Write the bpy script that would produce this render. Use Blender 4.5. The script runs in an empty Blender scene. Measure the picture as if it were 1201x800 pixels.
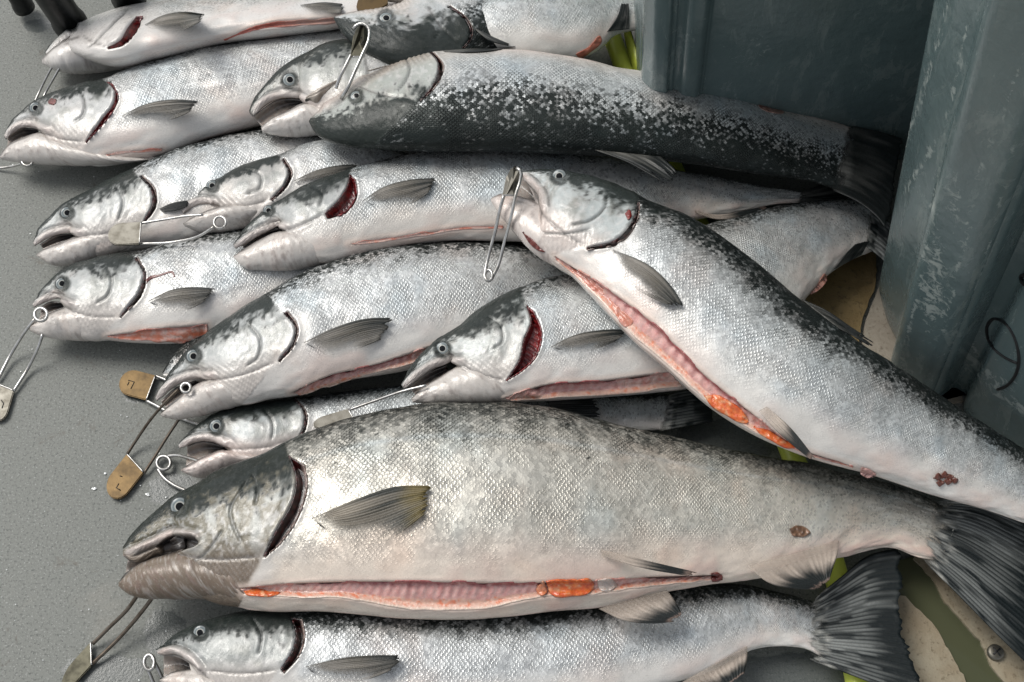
import bpy, bmesh, math, random
import numpy as np
from mathutils import Vector, Matrix
from mathutils.bvhtree import BVHTree

# ------------------------------------------------------------------ camera, light, exposure
sc = bpy.context.scene
col = sc.collection
F, DIST, PITCH = 1449.0, 1.449, math.radians(60)          # focal length in photo pixels, metres, downward tilt
CAM = np.array([0, -DIST * math.cos(PITCH), DIST * math.sin(PITCH)])
cd = bpy.data.cameras.new('camera'); cam = bpy.data.objects.new('camera', cd); col.objects.link(cam)
cam.location = CAM; cam.rotation_euler = (math.pi / 2 - PITCH, 0, 0)
cd.sensor_width = 36; cd.lens = F / 1201 * 36; cd.clip_start = .01; cd.clip_end = 200
sc.camera = cam

SUN_EL, SUN_AZ = math.radians(52), math.radians(304)        # azimuth clockwise from +Y
w = bpy.data.worlds.new('World'); sc.world = w; w.use_nodes = True
nt = w.node_tree; bg = nt.nodes['Background']
sky = nt.nodes.new('ShaderNodeTexSky'); sky.sky_type = 'NISHITA'; sky.sun_disc = False
sky.sun_elevation = SUN_EL; sky.sun_rotation = SUN_AZ; sky.dust_density = 1.5; sky.air_density = 1.0
hs = nt.nodes.new('ShaderNodeHueSaturation'); hs.inputs['Saturation'].default_value = .22
nt.links.new(sky.outputs[0], hs.inputs['Color']); nt.links.new(hs.outputs[0], bg.inputs['Color'])
bg.inputs['Strength'].default_value = .095
ld = bpy.data.lights.new('sun', 'SUN'); ld.energy = 1.5; ld.angle = math.radians(30); ld.color = (1, .965, .91)
lo = bpy.data.objects.new('sun', ld); col.objects.link(lo)
sd = Vector((math.sin(SUN_AZ) * math.cos(SUN_EL), math.cos(SUN_AZ) * math.cos(SUN_EL), math.sin(SUN_EL)))
lo.rotation_euler = sd.to_track_quat('Z', 'Y').to_euler()
sc.view_settings.view_transform = 'Standard'; sc.view_settings.look = 'None'
sc.view_settings.gamma = 1; sc.view_settings.use_curve_mapping = False
sc.view_settings.exposure = 0.66
sc.cycles.use_denoising = True
sc.cycles.max_bounces = 6

# ------------------------------------------------------------------ picture geometry helpers
FW = -CAM / np.linalg.norm(CAM); RT = np.array([1., 0, 0]); UP = np.cross(RT, FW)
def rays(p):
    p = np.atleast_2d(np.asarray(p, float))
    d = FW * F + np.outer(p[:, 0] - 600.5, RT) - np.outer(p[:, 1] - 400, UP)
    return d / np.linalg.norm(d, axis=1)[:, None]
def at(p, z):
    d = rays(p); t = (np.asarray(z) - CAM[2]) / d[:, 2]
    return CAM + d * t[:, None]
def proj(P):
    q = P - CAM; dz = q @ FW
    return np.stack([600.5 + F * (q @ RT) / dz, 400 - F * (q @ UP) / dz], -1)
def smooth(a, b, x):
    t = np.clip((x - a) / (b - a + 1e-12), 0, 1); return t * t * (3 - 2 * t)
def spline(P, n=None, c=None):
    """Catmull-Rom through rows of P, parameter = chord length of the first two columns; n even samples or given fractions c"""
    P = np.asarray(P, float)
    if len(P) == 2: P = np.array([P[0], (P[0] + P[1]) / 2, P[1]])
    s = np.r_[0, np.cumsum(np.maximum(np.linalg.norm(np.diff(P[:, :2], axis=0), axis=1), 1e-6))]
    m = np.zeros_like(P)
    dl = np.diff(P, axis=0) / np.diff(s)[:, None]; h = np.diff(s)
    m[1:-1] = (dl[:-1] * h[1:, None] + dl[1:] * h[:-1, None]) / (h[1:] + h[:-1])[:, None]
    m[0], m[-1] = dl[0], dl[-1]
    x = (np.linspace(0, 1, n) if c is None else np.asarray(c)) * s[-1]
    i = np.clip(np.searchsorted(s, x, 'right') - 1, 0, len(P) - 2)
    hh = h[i][:, None]; t = ((x - s[i]) / h[i])[:, None]
    return ((2 * t**3 - 3 * t**2 + 1) * P[i] + (t**3 - 2 * t**2 + t) * hh * m[i] + (-2 * t**3 + 3 * t**2) * P[i + 1] + (t**3 - t**2) * hh * m[i + 1])
def hash2(i, j, s):
    v = np.sin(i * 127.1 + j * 311.7 + s * 74.7) * 43758.5453; return v - np.floor(v)
def noise(x, y, s=0.):
    xi, yi = np.floor(x), np.floor(y); fx, fy = x - xi, y - yi
    fx, fy = fx * fx * (3 - 2 * fx), fy * fy * (3 - 2 * fy)
    return (hash2(xi, yi, s) * (1 - fx) + hash2(xi + 1, yi, s) * fx) * (1 - fy) + (hash2(xi, yi + 1, s) * (1 - fx) + hash2(xi + 1, yi + 1, s) * fx) * fy
def fbm(x, y, s=0.): return .55 * noise(x, y, s) + .3 * noise(2.1 * x, 2.1 * y, s + 3) + .15 * noise(4.3 * x, 4.3 * y, s + 7)
def pdist(p, L):
    """distance of points to polyline L, and fraction along it"""
    L = np.asarray(L, float); best = np.full(len(p), 1e9); fr = np.zeros(len(p))
    seg = np.linalg.norm(np.diff(L, axis=0), axis=1); cum = np.r_[0, np.cumsum(seg)]
    for k in range(len(L) - 1):
        d = L[k + 1] - L[k]; t = np.clip(((p - L[k]) @ d) / (d @ d + 1e-9), 0, 1)
        e = np.linalg.norm(p - L[k] - t[:, None] * d, axis=1); m = e < best
        best[m] = e[m]; fr[m] = (cum[k] + t[m] * seg[k]) / cum[-1]
    return best, fr
def inside(p, poly):
    poly = np.asarray(poly, float); r = np.zeros(len(p), bool); j = len(poly) - 1
    for i in range(len(poly)):
        a, b = poly[i], poly[j]
        c = ((a[1] > p[:, 1]) != (b[1] > p[:, 1])) & (p[:, 0] < (b[0] - a[0]) * (p[:, 1] - a[1]) / (b[1] - a[1] + 1e-12) + a[0])
        r ^= c; j = i
    return r
def lerp(a, b, t): return a + (b - a) * t

# ------------------------------------------------------------------ object helpers
def mesh(name, V, faces, mat, parent=None, attrs=None, smooth_=True):
    me = bpy.data.meshes.new(name)
    if isinstance(faces, np.ndarray):
        V = np.asarray(V, np.float32); n, k = faces.shape
        me.vertices.add(len(V)); me.vertices.foreach_set('co', V.ravel())
        me.loops.add(n * k); me.loops.foreach_set('vertex_index', faces.astype(np.int32).ravel())
        me.polygons.add(n); me.polygons.foreach_set('loop_start', np.arange(0, n * k, k, dtype=np.int32))
        me.update(calc_edges=True)
    else:
        me.from_pydata([tuple(v) for v in V], [], faces)
    if smooth_: me.polygons.foreach_set('use_smooth', np.ones(len(me.polygons), bool))
    for nm, (ty, data) in (attrs or {}).items():
        a = me.attributes.new(nm, ty, 'POINT'); data = np.asarray(data, np.float32)
        if ty == 'FLOAT_COLOR':
            if data.shape[1] == 3: data = np.c_[data, np.ones(len(data))].astype(np.float32)
            a.data.foreach_set('color', data.ravel())
        elif ty == 'FLOAT_VECTOR': a.data.foreach_set('vector', data.ravel())
        else: a.data.foreach_set('value', data.ravel())
    me.materials.append(mat); me.validate(); me.update()
    o = bpy.data.objects.new(name, me); col.objects.link(o)
    if parent: child(o, parent)
    return o
def child(o, p):
    o.parent = p
    o.matrix_parent_inverse = world_of(p).inverted()
def world_of(p):
    return (world_of(p.parent) @ p.matrix_parent_inverse if p.parent else Matrix.Identity(4)) @ p.matrix_basis
def tag(o, label=None, cat=None, group=None, kind=None):
    for k, v in (('label', label), ('category', cat), ('group', group), ('kind', kind)):
        if v: o[k] = v
    return o
def empty(name, loc, label, cat, group=None):
    o = bpy.data.objects.new(name, None); o.empty_display_size = .02; o.location = loc; col.objects.link(o)
    return tag(o, label, cat, group)
def grid_faces(n, m, closed=False):
    i, j = np.meshgrid(np.arange(n - 1), np.arange(m if closed else m - 1), indexing='ij')
    j2 = (j + 1) % m
    return np.stack([i * m + j, i * m + j2, (i + 1) * m + j2, (i + 1) * m + j], -1).reshape(-1, 4)
def tube_arrays(P, r, k=8):
    P = np.asarray(P, float); n = len(P); T = np.gradient(P, axis=0); T /= np.linalg.norm(T, axis=1)[:, None] + 1e-12
    a = np.cross(T[0], [0, 0, 1.]); a = a if np.linalg.norm(a) > 1e-3 else np.cross(T[0], [1., 0, 0])
    r = np.broadcast_to(r, (n,)); V = []
    th = np.arange(k) * 2 * math.pi / k
    for i in range(n):
        a = a - (a @ T[i]) * T[i]; a /= np.linalg.norm(a); b = np.cross(T[i], a)
        V.append(P[i] + r[i] * (np.outer(np.cos(th), a) + np.outer(np.sin(th), b)))
    V = np.concatenate(V + [P[:1], P[-1:]]); f = [tuple(q) for q in grid_faces(n, k, True)]
    c = n * k
    f += [(c, (j + 1) % k, j) for j in range(k)] + [(c + 1, (n - 1) * k + j, (n - 1) * k + (j + 1) % k) for j in range(k)]
    return V, f
def tube(name, P, r, mat, parent=None, k=8):
    V, f = tube_arrays(P, r, k); return mesh(name, V, f, mat, parent)

# ------------------------------------------------------------------ materials
class N:
    def __init__(s, name):
        s.m = bpy.data.materials.new(name); s.m.use_nodes = True; s.t = s.m.node_tree; s.b = s.t.nodes['Principled BSDF']
    def n(s, ty, **kw):
        o = s.t.nodes.new('ShaderNode' + ty)
        for k, v in kw.items(): setattr(o, k, v)
        return o
    def l(s, a, b): s.t.links.new(a, b)
    def v(s, sock, val):
        if hasattr(val, 'is_output'): s.l(val, sock)
        else: sock.default_value = val
    def math(s, op, a, b=0., c=None, clamp=False):
        o = s.n('Math', operation=op, use_clamp=clamp); s.v(o.inputs[0], a); s.v(o.inputs[1], b)
        if c is not None: s.v(o.inputs[2], c)
        return o.outputs[0]
    def ss(s, x, a, b):
        o = s.n('MapRange', interpolation_type='SMOOTHSTEP'); s.v(o.inputs[0], x); s.v(o.inputs[1], a); s.v(o.inputs[2], b); return o.outputs[0]
    def mix(s, f, a, b, mode='MIX'):
        o = s.n('Mix', data_type='RGBA', blend_type=mode); s.v(o.inputs[0], f)
        for k, x in ((6, a), (7, b)): s.v(o.inputs[k], x if hasattr(x, 'is_output') else (*x, 1))
        return o.outputs[2]
    def noise(s, vec, scale, detail=3, rough=.55, dist=0):
        o = s.n('TexNoise'); s.l(vec, o.inputs['Vector']); o.inputs['Scale'].default_value = scale
        o.inputs['Detail'].default_value = detail; o.inputs['Roughness'].default_value = rough; o.inputs['Distortion'].default_value = dist
        return o.outputs[0]
    def attr(s, nm): return s.n('Attribute', attribute_name=nm).outputs
    def obj(s): return s.n('TexCoord').outputs['Object']
    def geo(s): return s.n('NewGeometry').outputs['Position']
    def bump(s, h, strength, dist, prev=None):
        o = s.n('Bump'); o.inputs['Strength'].default_value = strength; o.inputs['Distance'].default_value = dist
        s.l(h, o.inputs['Height'])
        if prev: s.l(prev, o.inputs['Normal'])
        return o.outputs[0]
    def set(s, **kw):
        for k, v in kw.items():
            nm = {'color': 'Base Color', 'rough': 'Roughness', 'metal': 'Metallic', 'normal': 'Normal', 'coat': 'Coat Weight', 'coatr': 'Coat Roughness',
                  'spec': 'Specular IOR Level', 'sss': 'Subsurface Weight', 'trans': 'Transmission Weight'}[k]
            if isinstance(v, tuple): v = (*v, 1) if len(v) == 3 else v
            s.v(s.b.inputs[nm], v)
        return s.m

def skin_material():
    g = N('fish_skin'); uv = g.attr('scale_uv')['Vector']; tint = g.attr('tint')['Color']; scal = g.attr('scaly')['Fac']; dark = g.attr('dark')['Fac']
    sp = g.n('SeparateXYZ'); g.l(uv, sp.inputs[0]); x, y, seed = sp.outputs
    x = g.math('ADD', x, g.math('MULTIPLY', g.math('COSINE', g.math('MULTIPLY', y, 4 * math.pi)), .11))
    p = g.math('ADD', x, y); q = g.math('SUBTRACT', x, y)
    cb = g.n('CombineXYZ'); g.l(p, cb.inputs[0]); g.l(q, cb.inputs[1]); g.l(seed, cb.inputs[2])
    vo = g.n('TexVoronoi', voronoi_dimensions='2D', feature='F1'); g.l(cb.outputs[0], vo.inputs['Vector']); vo.inputs['Scale'].default_value = 1; vo.inputs['Randomness'].default_value = .38
    ve = g.n('TexVoronoi', voronoi_dimensions='2D', feature='DISTANCE_TO_EDGE'); g.l(cb.outputs[0], ve.inputs['Vector']); ve.inputs['Scale'].default_value = 1; ve.inputs['Randomness'].default_value = .38
    sc2 = g.n('SeparateColor'); g.l(vo.outputs['Color'], sc2.inputs[0]); r1, r2, r3 = sc2.outputs
    edge = g.math('SUBTRACT', 1., g.ss(ve.outputs['Distance'], .02, .2))
    worn = g.ss(g.noise(uv, .16, 5, .65, .5), .36, .62); worn = g.math('MULTIPLY_ADD', worn, .75, .25); edge = g.math('MULTIPLY', edge, worn)
    # position along the scale inside its cell: p+q is along the body
    d = g.n('VectorMath', operation='SUBTRACT'); g.l(cb.outputs[0], d.inputs[0]); g.l(vo.outputs['Position'], d.inputs[1])
    ds = g.n('SeparateXYZ'); g.l(d.outputs[0], ds.inputs[0]); al = g.math('ADD', ds.outputs[0], ds.outputs[1])
    low = g.noise(uv, .11, 4, .6); mid = g.noise(uv, .5, 3, .6)
    # pigment: soft gradient, broken scale by scale where scales are lost
    patch = g.attr('patch')['Fac']; sp_ = g.math('MULTIPLY', scal, patch); inv = g.math('SUBTRACT', 1., patch)
    pig = g.math('ADD', dark, g.math('MULTIPLY', g.math('SUBTRACT', low, .5), g.math('MULTIPLY_ADD', sp_, .5, .28)))
    pig = g.math('ADD', pig, g.math('MULTIPLY', g.math('SUBTRACT', r1, .5), g.math('MULTIPLY_ADD', sp_, .62, g.math('MULTIPLY', scal, .18))))
    pig = g.math('ADD', pig, g.math('MULTIPLY', g.math('SUBTRACT', mid, .5), g.math('MULTIPLY_ADD', patch, .35, .25)))
    pm = g.ss(pig, g.math('MULTIPLY_ADD', sp_, .12, .22), g.math('MULTIPLY_ADD', sp_, -.18, 1.04))
    dcol = g.mix(g.noise(uv, .07, 2), (.002, .006, .006), (.012, .019, .016))
    shine = g.math('MULTIPLY_ADD', r2, .30, .84)
    shine = g.math('MULTIPLY_ADD', g.math('SUBTRACT', low, .5), .45, shine)
    shine = g.mix(scal, (1, 1, 1), shine)
    cbase = g.mix(1., tint, shine, 'MULTIPLY')
    hue = g.noise(uv, .06, 3, .6); cbase = g.mix(g.math('MULTIPLY', g.math('MULTIPLY', g.ss(hue, .5, .7), scal), .45), cbase, g.mix(1., cbase, (.84, .98, 1.08), 'MULTIPLY'))
    cbase = g.mix(g.math('MULTIPLY', g.ss(hue, .48, .3), .5), cbase, g.mix(1., cbase, (1.06, .93, .87), 'MULTIPLY'))
    c = g.mix(g.math('MULTIPLY', pm, g.math('MULTIPLY_ADD', scal, .02, .95)), cbase, dcol)
    eg = g.math('MULTIPLY', g.math('MULTIPLY', edge, scal), g.math('MULTIPLY_ADD', g.ss(dark, -.05, .5), .68, .30))
    c = g.mix(eg, c, g.mix(1., c, (.13, .145, .135), 'MULTIPLY'))
    # skin mottle where there are no scales
    ms = g.noise(uv, 1.6, 6, .7, .8); hm = g.math('MULTIPLY', g.math('SUBTRACT', 1., scal), g.ss(ms, .54, .72))
    c = g.mix(g.math('MULTIPLY', hm, g.math('MULTIPLY_ADD', g.ss(dark, -.1, .5), .5, .22)), c, (.075, .08, .072))
    ms2 = g.noise(uv, 3.5, 5, .7, .5); c = g.mix(g.math('MULTIPLY', g.math('MULTIPLY', g.math('SUBTRACT', 1., scal), g.ss(ms2, .56, .70)), g.math('MULTIPLY', g.math('SUBTRACT', 1., g.ss(dark, -.1, .6)), .32)), c, (.66, .67, .65))
    h = g.math('MULTIPLY', g.math('ADD', g.math('MULTIPLY', al, .55), g.math('SUBTRACT', 1., edge)), scal)
    h = g.math('MULTIPLY', h, worn); h = g.math('ADD', h, g.math('MULTIPLY', r3, g.math('MULTIPLY', scal, .35)))
    b1 = g.bump(h, .5, .0010)
    fine = g.noise(uv, 2.6, 4, .6)
    b2 = g.bump(fine, .25, .0012, b1)
    rg = g.math('MULTIPLY_ADD', r2, .18, .2); rg = g.math('MULTIPLY_ADD', low, .1, rg)
    g.l(g.bump(g.noise(uv, 1.1, 4, .6), .35, .0015), g.b.inputs['Coat Normal'])
    met = g.math('MULTIPLY', g.math('MULTIPLY_ADD', scal, .85, .15), g.math('MULTIPLY_ADD', pm, -.2, .46))
    return g.set(color=c, rough=rg, metal=met, normal=b2, coat=g.math('MULTIPLY', g.math('MULTIPLY_ADD', scal, -.15, .32), g.math('MULTIPLY_ADD', pm, -.6, 1.)), coatr=.13, spec=g.math('MULTIPLY_ADD', pm, -.28, .42))
def attr_material(name, rough=.35, coat=.3, bump=0., bscale=300, metal=0., sss=0.):
    g = N(name); c = g.attr('tint')['Color']; ps = g.geo()
    n = g.noise(ps, bscale, 4, .6)
    c2 = g.mix(g.math('MULTIPLY', g.ss(n, .35, .75), .3), c, g.mix(1., c, (.45, .42, .4), 'MULTIPLY'))
    kw = dict(color=c2, rough=rough, coat=coat, coatr=.12, metal=metal)
    if bump: kw['normal'] = g.bump(n, bump, .002)
    g.set(**kw)
    if sss: g.b.inputs['Subsurface Weight'].default_value = sss; g.b.inputs['Subsurface Radius'].default_value = (.004, .0015, .001)
    return g.m
SKIN = skin_material()
FIN = attr_material('fin_membrane', .45, .05, .25, 500); FIN.node_tree.nodes['Principled BSDF'].inputs['Specular IOR Level'].default_value = .3
_t = FIN.node_tree; _a = _t.nodes.new('ShaderNodeAttribute'); _a.attribute_name = 'membrane'; _t.links.new(_a.outputs['Fac'], _t.nodes['Principled BSDF'].inputs['Alpha'])
FLESH = attr_material('raw_flesh', .28, .5, .5, 260, sss=.15)
EYE = attr_material('fish_eye', .12, 0., 0); EYE.node_tree.nodes['Principled BSDF'].inputs['Specular IOR Level'].default_value = .3
def metal_material(name, c, rough, stain):
    g = N(name); p = g.geo(); n = g.noise(p, 75, 5, .6)
    return g.set(color=g.mix(g.ss(n, .4, .75), c, stain), rough=g.math('MULTIPLY_ADD', n, .25, rough), metal=.9, normal=g.bump(g.noise(p, 900, 2), .12, .0005))
STEEL = metal_material('steel_wire', (.55, .54, .52), .18, (.3, .29, .27))
BRASS = metal_material('tarnished_brass', (.125, .085, .042), .33, (.085, .06, .034))
DARKPLATE = metal_material('dark_plate', (.10, .095, .07), .4, (.05, .047, .035))
DARKWIRE = metal_material('rusty_wire', (.16, .135, .11), .35, (.07, .05, .035))
NICKEL = metal_material('dull_plate', (.20, .19, .165), .36, (.12, .11, .09))
def plastic(name, c1, c2, scuff):
    g = N(name); p = g.geo(); ob = g.attr('scuff')['Fac']  # scuff: real wear, plus the front tote's painted reflection streaks
    st = g.n('Mapping'); g.l(p, st.inputs[0]); st.inputs['Scale'].default_value = (1, 1, .35)
    n = g.noise(p, 7, 4, .6); f = g.noise(p, 85, 6, .75, .8); f2 = g.noise(st.outputs[0], 40, 5, .7, .5)
    c = g.mix(n, c1, c2)
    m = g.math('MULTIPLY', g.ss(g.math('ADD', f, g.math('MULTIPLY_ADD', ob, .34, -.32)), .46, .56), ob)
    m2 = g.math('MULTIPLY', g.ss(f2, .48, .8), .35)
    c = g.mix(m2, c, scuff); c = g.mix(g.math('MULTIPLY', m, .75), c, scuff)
    rg = g.math('ADD', g.math('MULTIPLY', f2, .22), g.math('MULTIPLY_ADD', m, .25, .15))
    return g.set(color=c, rough=rg, normal=g.bump(g.noise(p, 28, 5, .6), .3, .008), coat=.25, coatr=.15)
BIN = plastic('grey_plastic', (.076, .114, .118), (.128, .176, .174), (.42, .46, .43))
def deck_material():
    g = N('nonskid_deck'); p = g.geo(); n = g.noise(p, 3.2, 5, .6); f = g.noise(p, 330, 3, .7); s = g.noise(p, 480, 2, .6)
    c = g.mix(n, (.150, .159, .144), (.202, .209, .190))
    c = g.mix(g.math('MULTIPLY', g.ss(f, .5, .68), .8), c, (.062, .070, .062))
    c = g.mix(g.math('MULTIPLY', g.ss(s, .58, .7), .6), c, (.40, .41, .39))
    st = g.noise(p, 23, 6, .7, 1.2); c = g.mix(g.math('MULTIPLY', g.ss(st, .61, .70), .55), c, (.1, .085, .065))
    sl = g.noise(p, 8, 5, .6, .4); c = g.mix(g.math('MULTIPLY', g.ss(sl, .6, .75), .35), c, (.3, .28, .24))
    wet_shade = g.attr('wet_shade')['Fac']; wm = g.ss(g.math('ADD', g.math('MULTIPLY', wet_shade, 1.15), g.math('MULTIPLY', g.math('SUBTRACT', g.noise(p, 45, 4, .6), .5), .7)), .42, .52)
    c = g.mix(g.math('MULTIPLY', wm, .62), c, (.055, .065, .066))
    rg = g.math('SUBTRACT', g.math('MULTIPLY_ADD', n, .15, .52), g.math('MULTIPLY', wm, .33))
    b = g.bump(f, .35, .0012, g.bump(g.noise(p, 40, 4), .12, .004))
    return g.set(color=c, rough=rg, normal=b)
DECK = deck_material()
def board_material(name, c1, c2, c3):
    g = N(name); p = g.geo(); n = g.noise(p, 18, 6, .65, .6); f = g.noise(p, 190, 4, .7)
    c = g.mix(g.ss(n, .3, .7), c1, c2); c = g.mix(g.math('MULTIPLY', g.ss(f, .52, .7), .7), c, c3)
    return g.set(color=c, rough=.55, normal=g.bump(f, .4, .002, g.bump(n, .3, .005)))
TAN = board_material('worn_tan_board', (.25, .2, .13), (.33, .29, .21), (.12, .09, .05))
OCHRE = board_material('worn_ochre_board', (.17, .115, .045), (.25, .18, .08), (.06, .04, .018))
PALE = board_material('pale_board', (.36, .32, .26), (.28, .24, .19), (.14, .11, .08))
WATER = N('olive_puddle').set(color=(.075, .08, .045), rough=.08, spec=.5)
HOSE = (lambda g: g.set(color=g.mix(g.noise(g.geo(), 60, 4), (.58, .68, .06), (.66, .72, .14)), rough=.35, normal=g.bump(g.noise(g.geo(), 200, 3), .15, .002)))(N('yellow_hose'))
BLACK = (lambda g: g.set(color=g.mix(g.ss(g.noise(g.geo(), 120, 4), .5, .8), (.004, .005, .005), (.016, .017, .017)), rough=.42, normal=g.bump(g.noise(g.geo(), 70, 4), .2, .003)))(N('black_paint'))
INK = N('black_ink').set(color=(.01, .01, .011), rough=.5)
FLAKE = N('loose_scale').set(color=(.62, .64, .63), rough=.15, coat=.5)

# ------------------------------------------------------------------ the setting
def deck():
    xs = np.r_[-60, -6, -1.5, np.linspace(-.85, .85, 240), 1.5, 6, 60]; ys = np.r_[-60, -6, -1.5, np.linspace(-.55, .75, 180), 1.5, 6, 60]
    X, Y = np.meshgrid(xs, ys, indexing='ij'); V = np.stack([X, Y, np.zeros_like(X)], -1).reshape(-1, 3)
    q = proj(V); q[(V[:, 1] < -.5)] = -9999
    wet_shade = np.zeros(len(V))
    for x, y, a, b in ((195, 742, 32, 34), (125, 785, 62, 22), (300, 560, 70, 60), (860, 515, 90, 34), (1080, 700, 70, 60), (160, 465, 20, 12), (235, 330, 60, 30), (205, 575, 40, 25),  # damp patches, and painted shade in deck gaps and under a chin
                       (930, 790, 90, 30), (45, 30, 20, 10), (100, 320, 50, 12)):
        wet_shade = np.maximum(wet_shade, .75 - .5 * ((q[:, 0] - x)**2 / a**2 + (q[:, 1] - y)**2 / b**2))
    tag(mesh('deck', V, grid_faces(len(xs), len(ys)), DECK, attrs={'wet_shade': ('FLOAT', np.clip(wet_shade, 0, 1))}), kind='structure')
deck()
def slab(name, px, z, mat, jag=.0015, seed=1, n=14):
    rnd = random.Random(seed); P = []
    for i in range(len(px)):
        a, b = np.array(px[i], float), np.array(px[(i + 1) % len(px)], float)
        k = max(2, int(np.linalg.norm(b - a) / 6))
        for j in range(k): P.append(a + (b - a) * j / k + np.array([rnd.uniform(-1, 1), rnd.uniform(-1, 1)]) * jag * 1000)
    W = at(np.array(P), z); n = len(W); bot = W.copy(); bot[:, 2] = .0005
    bm = bmesh.new(); t = [bm.verts.new(v) for v in W]; b = [bm.verts.new(v) for v in bot]
    bm.faces.new(t)
    for i in range(n): bm.faces.new((t[i], b[i], b[(i + 1) % n], t[(i + 1) % n]))
    bmesh.ops.recalc_face_normals(bm, faces=bm.faces); bmesh.ops.triangulate(bm, faces=[f for f in bm.faces if len(f.verts) > 4])
    me = bpy.data.meshes.new(name); bm.to_mesh(me); bm.free(); me.materials.append(mat)
    o = bpy.data.objects.new(name, me); col.objects.link(o); return tag(o, kind='structure')
slab('floor_board', [(1030, 690), (1062, 700), (1078, 716), (1098, 735), (1112, 762), (1126, 786), (1140, 815), (1150, 845), (1020, 850), (1012, 760)], .006, TAN, .0014, 2)
slab('floor_board', [(1072, 655), (1092, 676), (1108, 706), (1130, 730), (1150, 752), (1162, 780), (1182, 806), (1205, 850), (1330, 850), (1330, 640), (1200, 560), (1090, 600)], .006, TAN, .0008, 3)
slab('puddle', [(1040, 660), (1085, 650), (1150, 700), (1200, 800), (1210, 850), (1060, 850), (1050, 700)], .003, WATER, 0, 4)
slab('floor_board', [(880, 300), (1030, 255), (1027, 335), (1012, 372), (1007, 405), (980, 440), (880, 430)], .008, OCHRE, .0008, 5)
slab('floor_board', [(1031, 335), (1075, 330), (1130, 470), (1060, 480), (1000, 450), (1011, 405), (1016, 374)], .006, PALE, .0006, 6)

# the two grey totes
def bin_outline(pts, seg):
    out = []
    for a, b in zip(pts, pts[1:] + pts[:1]):
        a, b = np.array(a), np.array(b); k = max(1, int(np.linalg.norm(b - a) / seg))
        out += [a + (b - a) * j / k for j in range(k)]
    return np.array(out)
def tote(name, pts, lean, H, label, scuffs_sheen, edges=[]):
    o = empty(name, (float(np.mean([p[0] for p in pts])), float(np.mean([p[1] for p in pts])), 0), label, 'plastic tote', 'grey plastic totes')
    O = bin_outline(pts, .004)
    for _ in range(1): O = (O + .5 * np.roll(O, 1, 0) + .5 * np.roll(O, -1, 0)) / 2
    m = len(O); c = O.mean(0); zs = np.r_[0, .004, .012, .025, .04, np.linspace(.06, H, 60)]; V = []
    for z in zs:
        f = 1 - .03 * max(0, 1 - z / .04)**2; P = c + (O - c) * f
        V.append(np.c_[P + (O - c) * lean * z, np.full(m, z)])
    for z in (H, H * .5, .03):                                     # the inside wall
        V.append(np.c_[c + (O - c) * (.965 + lean * z), np.full(m, z)])
    V = np.concatenate(V); n = len(zs) + 3; q = proj(V)
    sf = np.full(len(V), .12)
    for x, y, a, b, s in list(scuffs_sheen) + edges: sf = np.maximum(sf, s * np.exp(-((q[:, 0] - x)**2 / a**2 + (q[:, 1] - y)**2 / b**2)))  # real wear and painted sheen share this one pale colour mask
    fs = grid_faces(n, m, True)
    body = mesh('tote_wall', V, fs, BIN, o, {'scuff': ('FLOAT', sf)})  # scuff carries wear and painted sheen
    ba = c + (O - c) * .94; B = np.r_[np.c_[ba, np.full(m, .006)], [[*c, .006]]]
    mesh('tote_floor', B, [(m, j, (j + 1) % m) for j in range(m)], BIN, o)
    top = np.array([V[(len(zs) - 1) * m + j] for j in range(m)] + [V[(len(zs) - 1) * m]]) + [0, 0, .008]
    tube('rim', top, .011, BIN, o)
    return o, body
A = np.array([.447, -.045]); fd = np.array([.73, -.684]); nn = np.array([-.684, -.73])
def fr(s, k): return tuple(A + fd * s + nn * k)
sdv = np.array([.684, .73]); K0 = np.array([.437, .070])
def sl(s, k): return tuple(K0 + sdv * s + np.array([-.73, .684]) * k)
far = fr(.47, 0)
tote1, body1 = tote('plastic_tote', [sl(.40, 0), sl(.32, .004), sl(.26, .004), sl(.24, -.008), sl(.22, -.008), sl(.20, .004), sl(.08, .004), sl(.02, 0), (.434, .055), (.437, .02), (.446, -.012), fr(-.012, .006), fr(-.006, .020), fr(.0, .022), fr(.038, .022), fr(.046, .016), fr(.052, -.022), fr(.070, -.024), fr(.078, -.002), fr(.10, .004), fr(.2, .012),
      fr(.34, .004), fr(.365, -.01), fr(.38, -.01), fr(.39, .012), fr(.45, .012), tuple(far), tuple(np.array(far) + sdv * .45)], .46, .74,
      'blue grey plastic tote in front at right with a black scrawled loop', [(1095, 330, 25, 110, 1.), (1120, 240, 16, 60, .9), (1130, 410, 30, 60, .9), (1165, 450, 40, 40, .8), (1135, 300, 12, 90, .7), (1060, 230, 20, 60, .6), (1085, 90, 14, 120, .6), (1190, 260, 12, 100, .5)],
      [(x_, y_, 5, 10, 1.) for p0, p1 in (((1135, 30), (1110, 140)), ((1110, 140), (1082, 320)), ((1082, 320), (1056, 430)), ((1196, 75), (1150, 200)), ((1150, 200), (1108, 385)), ((1112, 5), (1085, 100)), ((1085, 100), (1062, 170)), ((1095, 170), (1062, 225)), ((1200, 130), (1150, 330)), ((1150, 320), (1138, 385)), ((1138, 385), (1150, 435)), ((1150, 435), (1178, 466)), ((1178, 466), (1204, 484)), ((1146, 330), (1134, 390)), ((1134, 390), (1148, 442))) for x_, y_ in zip(np.linspace(p0[0], p1[0], 18), np.linspace(p0[1], p1[1], 18))])  # worn edges, plus the left facet's reflection painted as pale streaks
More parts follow.
